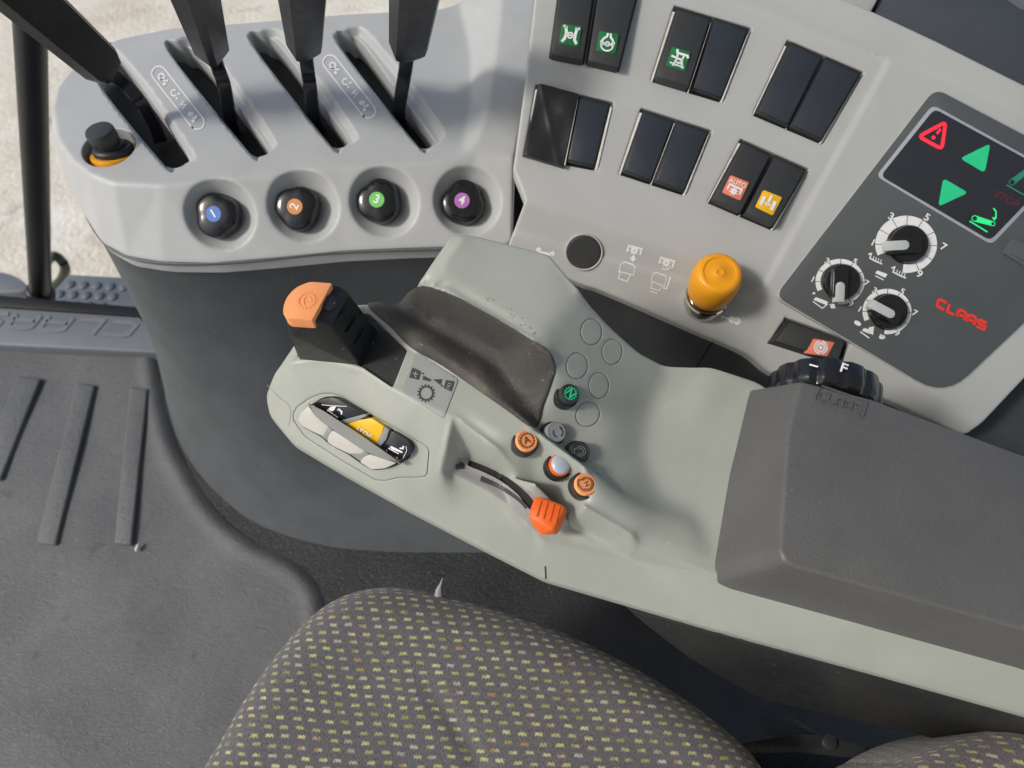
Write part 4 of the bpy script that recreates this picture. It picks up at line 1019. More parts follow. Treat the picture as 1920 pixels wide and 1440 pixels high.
# border trims beyond the console
st = prism('side_trim_pad', S2p, fillet([(1662, -40), (1640, 26), (1760, 90), (1920, 172), (2060, 240), (2060, 20), (1915, 18), (1880, -8), (1860, -40)], [0, 6, 0, 0, 0, 0, 8, 8, 0], 3), -.05, -.022, M['trim'], None, .004)
tag(st, 'dark blue grey padded side trim above the switch console', 'side trim')
st2 = prism('window_ledge', S2p, [(1500, -60), (1560, -8), (1632, 26), (1650, -6), (1668, -60)], -.06, -.016, M['shell'], None, .003)
tag(st2, 'pale grey window ledge piece beside the dark side trim', 'ledge')
st3 = prism('upper_liner', S2p, [(1850, -70), (1875, -10), (1912, 22), (2070, 24), (2070, -70)], -.08, -.040, M['sill'], None, .003)
tag(st3, 'grey corner liner panel behind the dark side trim', 'liner')
cv = prism('side_cover', S2p, [(1770, 812), (1812, 806), (1925, 700), (2080, 560), (2080, 1000), (1900, 1000)], -.10, -.03, M['cover'], None, .003)
tag(cv, 'dark side cover below the switch console edge', 'side cover')
cv2 = prism('gap_shade_sheet', S2p, [(900, -110), (1020, -110), (1000, 150), (985, 380), (970, 520), (930, 520), (940, 300)], -.25, -.125, M['black'], None, .0)  # added black sheet, stands in for the shadow in the console gap
tag(cv2, 'black sheet standing in for the shadow in the gap between the two consoles', 'shade sheet')
# ================================================================== ARMREST
ZA = .66
ar = thing('armrest', 'green grey control armrest with palm rest, push buttons and charcoal arm pad', 'armrest', Pz(1000, 800, ZA))
Bl = [(497, 742, .674), (505, 778, .670), (548, 830, .668), (640, 885, .667), (760, 952, .664), (900, 1025, .658), (1022, 1087, .648), (1340, 1180, .636), (1640, 1262, .631), (1920, 1340, .628), (2020, 1368, .627)]
Cl = [(512, 705, .690), (548, 679, .701), (600, 671, .706), (680, 692, .708), (735, 728, .708), (790, 757, .708), (850, 783, .708)]
RN = [(850, 783, .708), (925, 838, .707), (1003, 900, .705), (1095, 953, .698), (1184, 1006, .684)]
Dl = [(555, 640, .702), (640, 578, .712), (690, 580, .714), (765, 652, .713), (832, 690, .712), (1003, 806, .710), (1095, 873, .705), (1150, 920, .698), (1217, 958, .687), (1295, 978, .676)]
FD = [(1007, 803, .699), (1099, 869, .692), (1158, 914, .687), (1225, 950, .679), (1300, 970, .673)]
Wl = [(884, 860, .674), (940, 890, .672), (1000, 928, .669), (1062, 966, .667), (1074, 987, .665)]
Ql = [(848, 887, .677), (900, 907, .675), (960, 947, .672), (997, 987, .668), (1019, 1016, .664)]
Pl = [(850, 783, .708), (838, 835, .698), (827, 882, .6855)]
Pb = [(884, 860, .674), (866, 874, .675), (848, 887, .677)]
Ef = [(1074, 987, .665), (1184, 1006, .684)]
Er = [(1019, 1016, .664), (1184, 1048, .660)]
Rl = [(1184, 1048, .660), (1340, 1090, .663), (1640, 1175, .664), (1920, 1254, .664), (2020, 1283, .664)]
Rt = [(1200, 1020, .678), (1340, 1075, .669), (1640, 1162, .668), (2020, 1268, .668)]
Hl = [(845, 440, .752), (875, 437, .752), (950, 455, .750), (1030, 475, .748), (1085, 540, .742), (1140, 605, .722), (1200, 660, .702), (1240, 681, .692), (1330, 691, .687), (1420, 715, .684), (1520, 775, .684), (2020, 960, .684)]
Jl = [(845, 440, .752), (815, 482, .746), (783, 530, .739)]
Jb = [(868, 447, .753), (838, 492, .748), (806, 540, .742)]
Kl = [(783, 530, .739), (806, 540, .742), (840, 547, .743), (1000, 640, .739), (1034, 668, .733), (1043, 690, .725)]
Ml = [(742, 574, .708), (792, 597, .706), (860, 634, .704), (931, 673, .702), (976, 742, .702), (1003, 800, .7065)]
Cr = [(1088, 545, .741), (1040, 600, .739), (1000, 640, .739)]
Fl = [(1205, 655, .700), (1180, 732, .691), (1155, 795, .688), (1130, 880, .687)]
Gl = [(1240, 690, .684), (1222, 760, .677), (1205, 850, .675), (1235, 925, .673)]
Gf = [(1300, 715, .683), (1300, 800, .679), (1290, 900, .675), (1310, 960, .672)]
Tl = [(555, 640, .702), (520, 690, .690), (497, 742, .668)]
Ar = [(1420, 715, .684), (1380, 850, .679), (1335, 1060, .669)]
Sm = [(600, 800, .680), (700, 862, .678), (790, 915, .673), (850, 950, .668), (930, 998, .664), (1000, 1036, .658)]
Ro = [(722, 592, .716), (800, 640, .719), (895, 705, .716), (950, 752, .711)]
Far = [(1900, 960, .684), (1700, 1050, .676)]
hga = HGrid([Bl, Cl, RN, Dl, FD, Wl, Ql, Pl, Pb, Ef, Er, Rl, Rt, Hl, Jl, Jb, Kl, Ml, Cr, Fl, Gl, Gf, Tl, Ar, Sm, Ro], ZA, 
    .0007, .0010, loose=Far, wide=.0045, crisp=[RN, Wl, Ql, Pl, Pb, Ef, Er, [(1184, 1006, .684), (1184, 1048, .660)], Rl, Dl[3:7], FD[:3], Bl, Cl[1:], Tl, Jl, Jb, Kl, Hl[:5]], reach=.005)
S3 = zsurf(ZA, hga, (-.05, .12))
P2 = lambda L: [tuple(Pz(*p)[:2]) for p in L]
out3 = P2(Bl) + P2(Hl[::-1]) + P2([(815, 482, .746), (783, 530, .739), (745, 570, .720), (715, 566, .716), (690, 568, .715), (645, 574, .712), (600, 604, .708), (555, 640, .702), (520, 690, .690)])
out3 = fillet(np.array(out3), .004, 3)
def up(p): return S3.hit(p)
# plugs and buttons: circles on the sloped button field
def circ3(px, py, r, n=44):
    P = S3.pt(px, py); N = S3.normal(px, py, .004); u_, v_, n_ = frame_of(N); t = np.linspace(0, 2*math.pi, n, endpoint=False)
    W = P + np.outer(np.cos(t)*r, u_) + np.outer(np.sin(t)*r, v_); return W[:, :2]
blanks = [(1109, 621.6), (1148, 659), (1082, 685.6), (1123, 722.5), (1102.5, 777)]
holes3 = [circ3(x, y, .0081) for x, y in blanks]
plugs = [circ3(x, y, .00775) for x, y in blanks]
ins_px = fillet([(552, 790), (549, 778), (556, 764), (580, 747), (604, 738), (624, 738), (644, 745), (668, 762), (798, 836), (804, 844), (800, 888), (795, 893), (746, 894), (724, 900), (704, 899), (640, 862), (572, 818)], 6, 3)
ins = up(ins_px); c_ = ins.mean(0)
holes3.append(c_ + (ins - c_)*1.008)
slot_px = closed_curve([(879, 866), (884, 863), (918, 876), (955, 896), (985, 920), (1002, 940), (1012, 962), (1004, 966), (988, 950), (970, 927), (940, 903), (905, 885), (878, 874)], 3)
holes3.append(up(slot_px))
lv_px = [(556, 668), (600, 620), (640, 590), (692, 588), (730, 622), (764, 655), (736, 726), (680, 688), (620, 664), (585, 664)]
holes3.append(up(fillet(lv_px, 4, 3)))
exa = []
for ln in (RN, Wl, Ql, Pl, Pb, Ef, Er, Rl[:3], Dl[3:8], FD[:3]):
    q = resample(np.array([Pz(*p)[:2] for p in ln]), .0012, False); t = np.gradient(q, axis=0); t /= np.linalg.norm(t, axis=1)[:, None]; nn = np.stack([-t[:, 1], t[:, 0]], -1)
    for o_ in (-.0021, -.0012, -.0004, .0004, .0012, .0021): exa.append(q + nn*o_)
exa = np.vstack(exa); kx = np.round(exa/.0004).astype(int); _, ix = np.unique(kx, axis=0, return_index=True); exa = exa[np.sort(ix)]
patch('armrest_shell', S3, out3, M['arm'], ar, holes=holes3, extra=exa, spacing=.0014, skirt=.0055, rr=.0022, hole_depth=.009, hole_rr=.0007)
for q in plugs: patch('blanking_plug', S3, q, M['arm'], ar, spacing=.0016, skirt=.003, rr=.0006, dh=.0001)
patch('control_insert', S3, c_ + (ins - c_)*1.001, M['arm'], ar, spacing=.0016, skirt=.003, rr=.0005)
patch('slot_shade_sheet', zsurf(ZA, hga), up(np.array(slot_px)*1.0), M['slotdark'], ar, spacing=.003, dh=-.0014, skirt=.001)  # black sheet near the rim stands in for slot shade, hiding lit walls
# underside: a dark tray closing the shell from below and the carrying arm
under = P2(Bl); 
lo_ = [np.array(Pz(*p)) for p in Bl]
far_ = [np.array(Pz(*p)) for p in Hl]
bl = open_curve(np.array(lo_), 3); fr = open_curve(np.array(far_[::1]), 3)
n_ = min(len(bl), len(fr)); bl = bl[np.linspace(0, len(bl)-1, 40).astype(int)]; fr = fr[np.linspace(0, len(fr)-1, 40).astype(int)]
bl2 = bl + np.array((0, .004, -.0055)); fr2 = fr.copy(); fr2[:, 2] = np.minimum(fr[:, 2] - .02, .64); fr2[:, 1] -= .006
loft('underside_tray', [bl2, bl2*.5 + fr2*.5 - np.array((0, 0, .02)), fr2], M['black'], ar)
arm_pts = [Pz(1165, 1142, .617), Pz(2020, 1366, .612), Pz(1290, 1236, .55), Pz(1420, 1312, .50), Pz(2050, 1455, .50)]
arm_pts += [p + np.array((0.0, .075, 0)) for p in arm_pts]
hull('support_arm', arm_pts, M['black'], ar, .006, 3, label='black support arm below the armrest')

# palm rest
pp = closed_curve([(690, 571), (716, 567), (744, 572), (768, 548), (790, 537), (812, 541), (860, 559), (930, 598), (1000, 640), (1030, 660), (1042, 688), (1036, 716), (1020, 760), (1002, 802), (940, 762), (832, 688), (770, 652), (735, 616), (705, 590)], 4)
patch('palm_rest', S3, up(pp), M['palm'], ar, spacing=.0016, skirt=.003, rr=.0022, dh=.0024, label='worn dark rubber palm rest')

rs2 = np.random.RandomState(3); k = Ink()
for i in range(34):
    f = rs2.rand(); x, y = 905 + 100*f + rs2.randn()*4, 556 + 66*f**1.1 + rs2.randn()*3; a = rs2.rand()*6.28; l = 1.2 + rs2.rand()*3.2
    if f > .6 or rs2.rand() < .5: k.line([(x, y), (x + l*math.cos(a), y + l*math.sin(a)*.7)], .7 + rs2.rand()*.9)
ink('scuff_speck', S3, k, M['darkprint'], ar, .0003)
ink('part_seam', S3, Ink().line(open_curve([(501, 722), (522, 744), (541, 760), (545, 775), (541, 800)], 4), .9), M['greycap'], ar, .0003)
ink('part_seam', S3, Ink().line(open_curve([(1022, 1062), (1023, 1076), (1023, 1086)], 3), 2.2), M['seal'], ar, .0004)

# drum and control lever
drum = up(fillet(lv_px, 4, 3)); cd = drum.mean(0)
patch('lever_drum', zsurf(ZA, hga), cd + (drum - cd)*.97, M['black'], ar, spacing=.003, dh=-.0030, skirt=.004)
cl = node('control_lever', ar, S3.pt(640, 660), 'black thumb lever with orange cap')
body = [Pz(537, 606, .751), (Pz(546, 628, .742)), Pz(586, 603, .759), Pz(542, 566, .752), Pz(582, 531, .752), Pz(624, 532, .7585), Pz(640, 537, .757), Pz(654, 549, .753), Pz(606, 603, .7575), Pz(622, 617, .752),
        Pz(560, 676, .700), Pz(680, 692, .702), Pz(709, 622, .706), Pz(640, 585, .705)]
hull('lever_body', body, M['black'], cl, .0022, 3, sharp=50)
ST = zsurf(.7625)
cap_px = fillet([(531, 590), (531, 575), (538, 556), (554, 539), (580, 528), (622, 531), (585, 600), (540, 597)], [5, 8, 10, 10, 8, 2, 2, 5], 3)
prism('orange_cap', ST, cap_px, -.0085, 0, M['orange'], cl, .0013, 3, label='orange push cap with embossed gear')
k = Ink().gear((575, 563), 15.5, 2.0, 16, 3, ry=12.5, rot=-.35); k.line([(570, 571), (568, 560), (576, 554), (582, 558), (584, 565)], 2.4)
ink('gear_emboss', ST, k, M['orange'], cl, .0003, .0004)
# grip ridges on the sloping face
gq = [Pz(622, 617, .752), Pz(680, 692, .702), Pz(709, 622, .706), Pz(654, 549, .753)]
gu = gq[1] - gq[0]; gv = gq[3] - gq[0]; GS = Surf(gq[0], gu, gv)
if GS.N[2] < 0: GS = Surf(gq[0], gv, gu)
k = Ink()
for a, b in (((637, 604), (653, 576)), ((653, 625), (669, 597)), ((669, 647), (685, 619))): k.line([a, ((a[0]+b[0])/2 + .8, (a[1]+b[1])/2), b], 4.2)
ink('grip_ridges', GS, k, M['black'], cl, .0020, .0022)
lathe('thumb_bump', [(.0052, -.001), (.0050, .0006), (.0035, .0013), (.001, .0015)], Pz(616, 568, .7585), (.25, -.15, 1), M['black'], cl, 32)

# decal on the ridge
dq = fillet([(780, 661), (790, 665), (860, 712), (832, 786), (751, 734)], [5, 0, 7, 7, 7], 4)
dc = node('gear_decal', ar, S3.pt(805, 722)); patch('decal_plate', S3, up(dq), M['decal'], dc, spacing=.002, skirt=.0006, dh=.0006, rr=.0003)
Zb = lambda x, y: (x/4.8 + 480, y/4.8 + 500)
k = Ink().gear(Zb(1532, 1145), 12.4, 3.0, 15, 3.2)
k.poly(Zb(1410, 915), Zb(1485, 948), Zb(1465, 1025), Zb(1378, 1005)); k.poly(Zb(1508, 988), Zb(1580, 1025), Zb(1568, 1040), Zb(1500, 1025)); k.poly(Zb(1595, 1022), Zb(1675, 1018), Zb(1660, 1072)); k.disc(Zb(1503, 968), 1.8); k.disc(Zb(1672, 1078), 1.8)
k.poly(Zb(1712, 1025), Zb(1786, 1040), Zb(1758, 1130), Zb(1688, 1098))
ink('gear_print', S3, k, M['darkprint'], dc, .0010)
k = Ink().line([Zb(1412, 968), Zb(1458, 978)], 2).line([Zb(1442, 950), Zb(1430, 992)], 2); k.disc(Zb(1438, 1000), 1.4); k.line([Zb(1722, 1075), Zb(1752, 1088)], 2).line([Zb(1728, 1055), Zb(1764, 1068)], 1.2).line([Zb(1712, 1092), Zb(1744, 1108)], 1.2)
ink('sign_print', S3, k, M['decal'], dc, .0013)

# stop control on the sloping side
Zs = lambda x, y: (x/6.4 + 540, y/6.4 + 720)
Zl = lambda L: [Zs(*p) for p in L]
a_, b_, c3 = S3.pt(600, 790), S3.pt(770, 870), S3.pt(700, 775)
S4 = Surf(S3.pt(680, 825) , b_ - a_, c3 - (a_ + b_)/2); S4.range = (-.03, .03)
if S4.N[2] < 0: S4 = Surf(S3.pt(680, 825), c3 - (a_ + b_)/2, b_ - a_)
stp_ = node('stop_control', ar, S3.pt(680, 825), 'tilting control with yellow STOP key between two black keys')
gap_px = np.array(fillet(Zl([(118, 425), (250, 262), (415, 160), (560, 152), (650, 180), (1478, 690), (1502, 780), (1440, 902), (1280, 985), (1140, 1024), (1005, 1036), (870, 952), (710, 838), (550, 758), (468, 702), (400, 636), (172, 512)]), 6, 3)); prism('roller_gap', S4, gap_px, -.004, .0009, M['slotdark'], stp_)
prism('recess_floor', S4, fillet(Zl([(140, 425), (262, 280), (420, 180), (560, 172), (640, 200), (1460, 700), (1480, 780), (1420, 890), (1270, 965), (1140, 1005), (1010, 1018), (880, 935), (720, 822), (560, 742), (480, 686), (410, 620), (190, 500)]), 6, 3), -.004, .0016, M['vane'], stp_, .0006)
def key(name, pts, mat, h, r=3, lab=None, hs=None): return prism(name, S4, fillet(Zl(pts), r, 3), -.002, h, M[mat], stp_, .0011, 3, label=lab)
key('raise_key', [(290, 245), (400, 185), (520, 168), (615, 190), (915, 358), (610, 442)], 'gloss', .0042)
key('stop_key', [(675, 487), (860, 430), (1005, 412), (1152, 508), (1112, 620), (1048, 722)], 'yellow', .0040, 2)
key('lower_key', [(1240, 570), (1290, 585), (1440, 680), (1492, 775), (1462, 845), (1400, 895), (1340, 912), (1118, 758), (1190, 680)], 'gloss', .0042)
key('divider', [(610, 445), (915, 362), (950, 378), (860, 428), (672, 484)], 'vane', .0046, 1); key('divider', [(1050, 722), (1112, 622), (1160, 512), (1212, 548), (1180, 660), (1105, 752)], 'vane', .0046, 1)
key('paddle', [(246, 262), (335, 390), (490, 508), (425, 632), (290, 570), (172, 508), (118, 435), (155, 345)], 'beige', .0040, 4); key('paddle', [(535, 555), (915, 795), (890, 832), (725, 832), (560, 755), (472, 696), (488, 620)], 'beige', .0042, 4); key('paddle', [(915, 872), (975, 842), (1300, 950), (1165, 1012), (1000, 1028), (860, 935)], 'beige', .0038, 4)
key('paddle_rib', [(400, 625), (480, 512), (540, 560), (480, 690)], 'vane', .0038, 2); key('paddle_rib', [(720, 835), (870, 830), (910, 795), (975, 845), (920, 872), (800, 860)], 'vane', .0040, 2)
# upright vane
top_c = open_curve(Zl([(238, 240), (420, 320), (640, 462), (860, 604), (1060, 742), (1220, 856), (1332, 942)]), 4); bot_c = open_curve(Zl([(238, 240), (330, 400), (500, 535), (700, 675), (910, 810), (1130, 905), (1332, 942)]), 4)
tw = np.array([S4.w([S4.plane(p[0], p[1], .0085)], [.0085])[0] for p in top_c]); bw = np.array([S4.w([S4.plane(p[0], p[1], .0060)], [.0060])[0] for p in bot_c])
bw = bw - S4.N*.0012
loft('vane', [bw - S4.N*.0012, bw, tw, tw + np.array((0, .0008, -.006))], M['vane'], stp_, sharp=40)
k = Ink().text('STOP', Zs(910, 582), 7.6, -33, .015, 1.35, .2); ink('stop_lettering', S4, k, M['white'], stp_, .0046)
k = Ink(); k.line([Zs(470, 310), Zs(600, 405)], 2.0); k.poly(Zs(480, 300), Zs(515, 272), Zs(578, 268), Zs(545, 325), Zs(505, 322)); k.line([Zs(640, 365), Zs(645, 330), Zs(612, 308)], 2.8); k.poly(Zs(592, 318), Zs(600, 296), Zs(632, 300)); k.line([Zs(405, 250), Zs(560, 262), Zs(705, 268)], 1.2)
k.line([Zs(1205, 770), Zs(1330, 838)], 2.0); k.poly(Zs(1218, 755), Zs(1245, 745), Zs(1380, 815), Zs(1365, 828), Zs(1250, 785)); k.line([Zs(1340, 770), Zs(1380, 775), Zs(1385, 742)], 2.8); k.line([Zs(1415, 745), Zs(1425, 800), Zs(1380, 890)], 1.0); k.disc(Zs(1183, 798), 1.5); k.disc(Zs(1306, 884), 1.5)
ink('icon_print', S4, k, M['white'], stp_, .0048)

# slider with its track plate
trk = fillet([(858, 857), (880, 862), (940, 888), (985, 916), (1008, 940), (1022, 970), (1010, 998), (993, 985), (950, 944), (900, 913), (850, 889), (848, 882)], [3, 0, 0, 0, 0, 4, 4, 0, 0, 0, 3, 3], 3)
sd_ = node('slider_control', ar, S3.pt(930, 910), 'orange slider on a curved track')
patch('track_plate', S3, up(trk), M['track'], sd_, holes=[up(slot_px)], spacing=.002, skirt=.0006, dh=.0006, rr=.0003, hole_depth=.0012)
Zt = lambda x, y: (x/6.4 + 820, y/6.4 + 820)
k = Ink(); tu = open_curve([Zt(528, 468), Zt(700, 545), Zt(860, 640), Zt(1000, 745), Zt(1090, 840)], 4); tl_ = open_curve([Zt(515, 530), Zt(690, 600), Zt(850, 690), Zt(980, 785), Zt(1060, 870)], 4)
n_ = len(tu); k.quad(list(tu) + list(tl_), [[i, i+1, n_+i+1, n_+i] for i in range(n_-1)]); k.disc(Zt(265, 350), 7.5, ry=6); k.poly(Zt(215, 345), Zt(245, 330), Zt(250, 400), Zt(225, 385)); k.poly(Zt(265, 285), Zt(330, 330), Zt(325, 390), Zt(280, 380)); ink('speed_print', S3, k, M['darkprint'], sd_, .0010)
k = Ink().ring(Zt(268, 345), 4.2, 1.2, 40, 300); ink('speed_detail', S3, k, M['track'], sd_, .0013)
zz = float(S3.pt(1020, 965)[2]); SZ = zsurf(zz + .0135); kq = [(1004, 928), (1029, 938), (1050, 943), (1064, 951), (1041, 995), (989, 970)]
hull('slider_cap', [SZ.pt(*p) for p in kq[:3]] + [SZ.pt(*p) for p in ((1062, 951), (1038, 994), (989, 969))] + [Pz(x, y, zz + .003) for x, y in ((1004, 935), (1066, 958), (1048, 1003), (1014, 1004), (996, 982))], M['ogrip'], sd_, .0016, 3, sharp=50)
k = Ink()
for a, b in (((1014, 938), (1006, 968)), ((1026, 941), (1018, 973)), ((1038, 945), (1030, 977)), ((1049, 949), (1041, 981))): k.line([a, b], 3.0)
ink('slider_ridges', SZ, k, M['ogrip'], sd_, .0006, .0012)
hull('slider_pointer', [Pz(996, 978, zz + .006), Pz(1014, 1005, zz + .003), Pz(1022, 1000, zz + .003), Pz(1036, 1000, zz + .004), Pz(1010, 975, zz + .002), Pz(1030, 985, zz + .006)], M['ogrip'], sd_, .0006)

# push buttons
def button(px, py, r, capmat, collar, lab, kind, hcap=.0047, rc=.8, nrm=(.27, -.10, 1.0)):
    P = S3.pt(px, py); N = np.array(nrm)
    N = N/np.linalg.norm(N); b = node('push_button', ar, P, lab)
    lathe('collar', [(r, -.004), (r, .0008), (r*.97, .0018), (r*.88, .0022), (r*.86, .0016)], P, N, M[collar], b, 48)
    r2 = r*rc
    if kind == 'dome':
        lathe('cap_ring', [(r2*1.0, .001), (r2*1.0, hcap - .0002), (r2*.97, hcap + .0003), (r2*.84, hcap + .0003)], P, N, M['ogrip'], b, 48)
        lathe('button_cap', [(r2*.93, .002), (r2*.93, hcap + .0002), (r2*.84, hcap + .0013), (r2*.55, hcap + .0022), (r2*.25, hcap + .0026), (r2*.01, hcap + .0027)], P, N, M[capmat], b, 48, sharp=60)
    else:
        lathe('button_cap', [(r2, .001), (r2, hcap - .0006), (r2*.95, hcap), (r2*.86, hcap + .0002), (r2*.83, hcap - .0001), (r2*.01, hcap - .0001)], P, N, M[capmat], b, 48)
    return b, P, N, hcap, r2
def face(P, N, h): u_, v_, n_ = frame_of(N); s_ = Surf(P + n_*h, u_, v_); return s_
def cap_ink(b, P, N, h, fn, mat):
    F_ = face(P, N, h); c = P + N*h; rel = c - CAM; d = rel@DV; px = 960 + FOC*(rel@RV)/d; py = 720 - FOC*(rel@UV_)/d
    k = Ink(); fn(k, px, py); ink('cap_print', F_, k, mat, b, .0003)
b = button(984, 830, .0082, 'orange', 'btnring', 'orange push button marked A nearest the palm rest', 'flat')
cap_ink(*b[:3], b[3], lambda k, x, y: (k.gear((x, y), 12.4, 1.8, 16, 2.4), k.text('A', (x, y), 14, 20, .02)), M['brownprint'])
b = button(1046.5, 875, .0083, 'milky', 'black', 'push button with milky domed lens and thin orange ring', 'dome', .0050, .80)
b = button(1093.5, 911, .0082, 'orange', 'btnring', 'orange push button marked N', 'flat')
cap_ink(*b[:3], b[3], lambda k, x, y: (k.ring((x + 1, y), 10, 1.7, -120, 140), k.ring((x + 1, y), 13, 1.7, -150, 150), k.line([(x - 9, y - 8), (x - 14, y - 8), (x - 15, y + 3), (x - 9, y + 6)], 1.7), k.text('N', (x + 1, y), 10, -60, .0)), M['brownprint'])
b = button(1061, 743, .0077, 'darkcap', 'black', 'black push button with green N', 'flat', .0066, .80, (.38, -.20, 1.0))
cap_ink(*b[:3], b[3], lambda k, x, y: (k.gear((x, y), 10.5, 1.4, 14, 2), k.text('N', (x, y), 15, -55, .03)), M['mint'])
b = button(1035, 814, .0077, 'greycap', 'black', 'grey push button with circling arrows', 'flat', .0066, .82, (.38, -.20, 1.0))
cap_ink(*b[:3], b[3], lambda k, x, y: (k.ring((x + 3, y + 1), 9, 1.8, -50, 60), k.ring((x + 3, y + 1), 9, 1.8, 150, 260), k.poly((x + 5, y - 11), (x + 11, y - 8), (x + 8, y - 4))), M['darkprint'])
b = button(1080, 850, .0077, 'darkcap', 'black', 'black push button with faint engine outline', 'flat', .0066, .82, (.38, -.20, 1.0))
cap_ink(*b[:3], b[3], lambda k, x, y: (k.ring((x, y), 9, 1.2, -140, 140), k.ring((x, y), 5, 1.2, -140, 140), k.line([(x - 8, y - 6), (x - 12, y - 5), (x - 12, y + 4)], 1.2)), M['greycap'])

# charcoal arm pad
ap = node('arm_pad', ar, Pz(1650, 950, .70), 'charcoal arm pad with embossed box')
topz, botz = .732, .667
top = [Pz(x, y, topz) for x, y in ((1500, 714), (1638, 748), (1920, 853), (2060, 906), (2060, 1224), (1920, 1181), (1487, 1062), (1470, 1053), (1461, 1030), (1476, 815))]
bot = [Pz(x, y, z) for x, y, z in ((1404, 718, .686), (1560, 800, .684), (1900, 930, .684), (2060, 990, .684), (2060, 1290, .668), (1920, 1251, .668), (1370, 1098, .668), (1344, 1086, .669), (1332, 1056, .670), (1362, 880, .678))]
# far side drops steeply behind the crest
for i in (1, 2, 3): bot[i] = np.array((top[i][0], top[i][1] + .004, .66))
bot = [p - np.array((0, 0, .010)) for p in bot]
bm = bmesh.new(); tv = [bm.verts.new(p) for p in top]; bv = [bm.verts.new(p) for p in bot]; bm.faces.new(tv); bm.faces.new(bv[::-1]); n_ = len(tv)
for i in range(n_): bm.faces.new([tv[i], bv[i], bv[(i+1) % n_], tv[(i+1) % n_]])
bmesh.ops.recalc_face_normals(bm, faces=bm.faces)
bmesh.ops.bevel(bm, geom=[e for e in bm.edges if not all(v in bv for v in e.verts)], offset=.0030, segments=4, profile=.5, affect='EDGES', clamp_overlap=True)
put_bm('pad_body', bm, M['pad'], ap, 50)
SP = zsurf(topz); k = Ink(); k.line(fillet([(1540, 722), (1627, 752), (1618, 783), (1527, 749)], 4, 3), 1.8, True)
stroke_word(k, 'CLAAS', (1534, 747), (16.4, 5.6), (4.5, -15), 2.2); ink('embossed_box', SP, k, M['pad'], ap, .0009, .0012)

# ribbed thumbwheel behind the pad
tw_ = Pz(1584, 690, .722); e1 = np.array((.965, -.26, 0)); axw = np.array((.26, .965, 0)); R_ = .0345
cw = tw_ - np.array((0, 0, R_)) - axw*.002
wl_ = node('thumbwheel', ar, cw, 'black scalloped wheel with letters behind the arm pad')
def wmod(a, r, h):
    if r < R_*.9: return r
    q = (a*14/(2*math.pi)) % 1.0; return r*(1 - .045*math.exp(-((q - .5)/.17)**2))
lathe('wheel_rim', [(R_*.8, -.0105), (R_*.93, -.0102), (R_*.965, -.0090), (R_*.97, -.0064), (R_*.985, -.0056), (R_, -.0036), (R_, .0066), (R_*.985, .0080), (R_*.9, .0086), (.001, .0086)], cw, axw, M['gloss'], wl_, 224, sharp=40, mod=wmod, up=(0, 0, 1))
for t, a, sz, mk in (('F', -.02, .0095, 'white'), ('I', -.50, .0075, 'white')):
    V, F = glyphs(t, .02); er = np.array((0, 0, 1))*math.cos(a) + e1*math.sin(a); et = -np.array((0, 0, 1))*math.sin(a) + e1*math.cos(a)
    x, y = V[:, 0]*sz, V[:, 1]*sz; rot = -.2 if t == 'F' else 1.2; X, Y = x*math.cos(rot) - y*math.sin(rot), x*math.sin(rot) + y*math.cos(rot)
    W = np.array([cw + (np.array((0, 0, 1))*math.cos(a + p/R_) + e1*math.sin(a + p/R_))*(R_ + .0003) + axw*(.0015 + q) for p, q in zip(X, Y)])
    put('wheel_letter', W, F, M[mk], wl_, smooth=False)

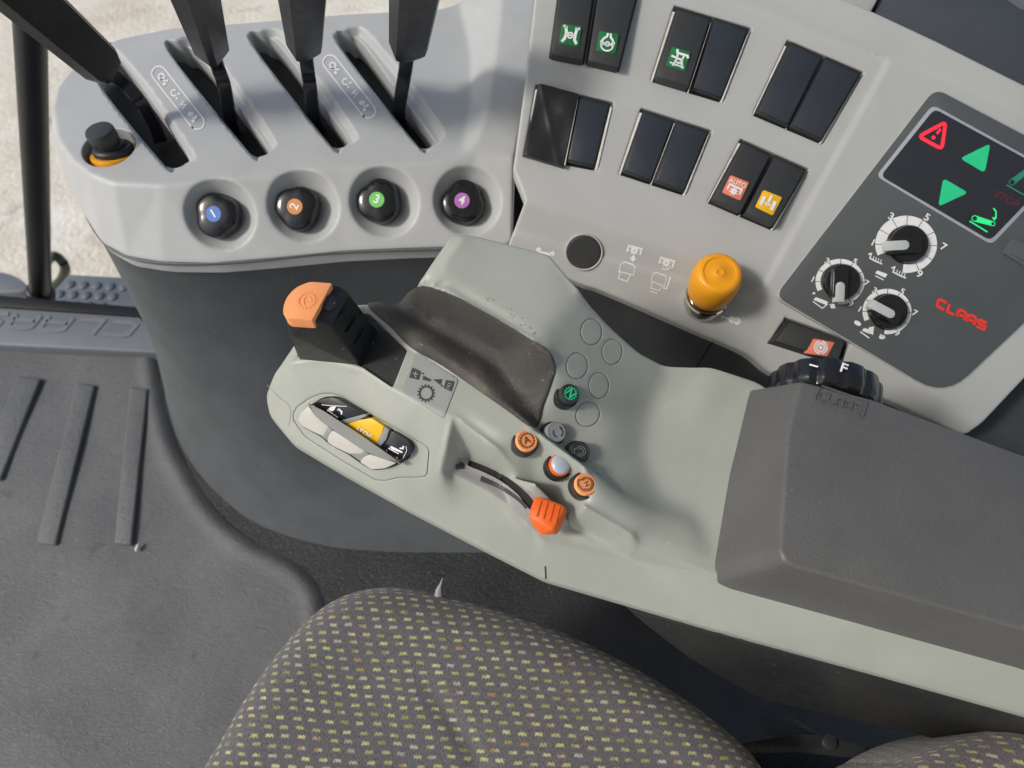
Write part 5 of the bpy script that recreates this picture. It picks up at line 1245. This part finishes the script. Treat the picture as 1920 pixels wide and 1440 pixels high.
# ================================================================== SEAT
ZS = .50
seat = thing('seat', 'operator seat in grey speckled fabric with rounded front corner', 'seat', Pz(900, 1300, ZS))
so = [(330, 1560), (372, 1445), (408, 1385), (446, 1322), (500, 1242), (556, 1174), (618, 1124), (696, 1098), (780, 1099), (900, 1128), (1040, 1176), (1180, 1244), (1290, 1312), (1370, 1372), (1420, 1425), (1455, 1500), (1470, 1640)]
so_uv = np.array([Pz(x, y, ZS - .02)[:2] for x, y in so] + [Pz(1400, 2000, ZS)[:2], Pz(300, 2000, ZS)[:2]])
crease = open_curve(np.array([Pz(x, y, ZS)[:2] for x, y in ((776, 1250), (808, 1300), (850, 1355), (885, 1410), (905, 1460))]), 5)
def seat_h(uv):
    d = dist(uv, crease, False); P0 = Pz(760, 1235, ZS)[:2]; f = sstep(np.linalg.norm(uv - P0, axis=1), .0, .05)
    return -.0035*np.exp(-(d/.007)**2)*f + .0015*np.sin(uv[:, 0]*38)*np.cos(uv[:, 1]*45 + .6) + .006*sstep(uv[:, 0], -.12, .05) 
SS = zsurf(ZS, seat_h)
sc2 = fillet(closed_curve(so_uv, 5), .0, 1)
patch('seat_cushion', SS, sc2, M['fabric'], seat, spacing=.005, skirt=.07, rr=.034, sharp=80)
bo = np.array([Pz(x, y, .555)[:2] for x, y in ((1640, 1700), (1676, 1470), (1712, 1428), (1770, 1396), (1840, 1374), (1930, 1361), (2100, 1356), (2150, 1700))])
SB = zsurf(.575, lambda uv: .0 + .012*sstep(uv[:, 0], .25, .45)); patch('backrest', SB, closed_curve(bo, 5), M['fabric'], seat, spacing=.005, skirt=.10, rr=.03, sharp=80, uvrot=.3)
br = node('seat_bracket', seat, Pz(1560, 1400, .42), 'black steel bracket between cushion and backrest')
SBk = zsurf(.43)
prism('bracket_plate', SBk, fillet([(1400, 1392), (1500, 1376), (1545, 1378), (1625, 1402), (1618, 1422), (1500, 1410), (1400, 1412)], 3), -.012, 0, M['darkmetal'], br, .002)
prism('bracket_plate', zsurf(.425), fillet([(1600, 1402), (1690, 1400), (1710, 1412), (1706, 1424), (1610, 1424)], 3), -.012, 0, M['darkmetal'], br, .002)
lathe('bolt', [(.006, 0), (.006, .003), (.004, .004), (.001, .004)], Pz(1553, 1392, .43), (0, 0, 1), M['darkmetal'], br, 16)
prism('base_plate', zsurf(.36), [(1300, 1400), (1460, 1400), (1800, 1432), (1800, 1600), (1300, 1600)], -.03, 0, M['darkmetal'], br, .003)
hull('webbing', [Pz(1420, 1350, .40), Pz(1470, 1335, .40), Pz(1540, 1380, .41), Pz(1440, 1385, .40), Pz(1420, 1350, .39), Pz(1540, 1380, .39)], M['cover'], br, .002)
lt = tube('lint_tuft', [Pz(822, 1118, ZS - .012), Pz(823, 1106, ZS - .010), Pz(826, 1096, ZS - .007), Pz(830, 1084, ZS - .003)], [.0034, .0026, .0010, .0003], M['lint'], None, 8)
tag(lt, 'tiny grey lint tuft sticking up from the seat edge', 'lint')
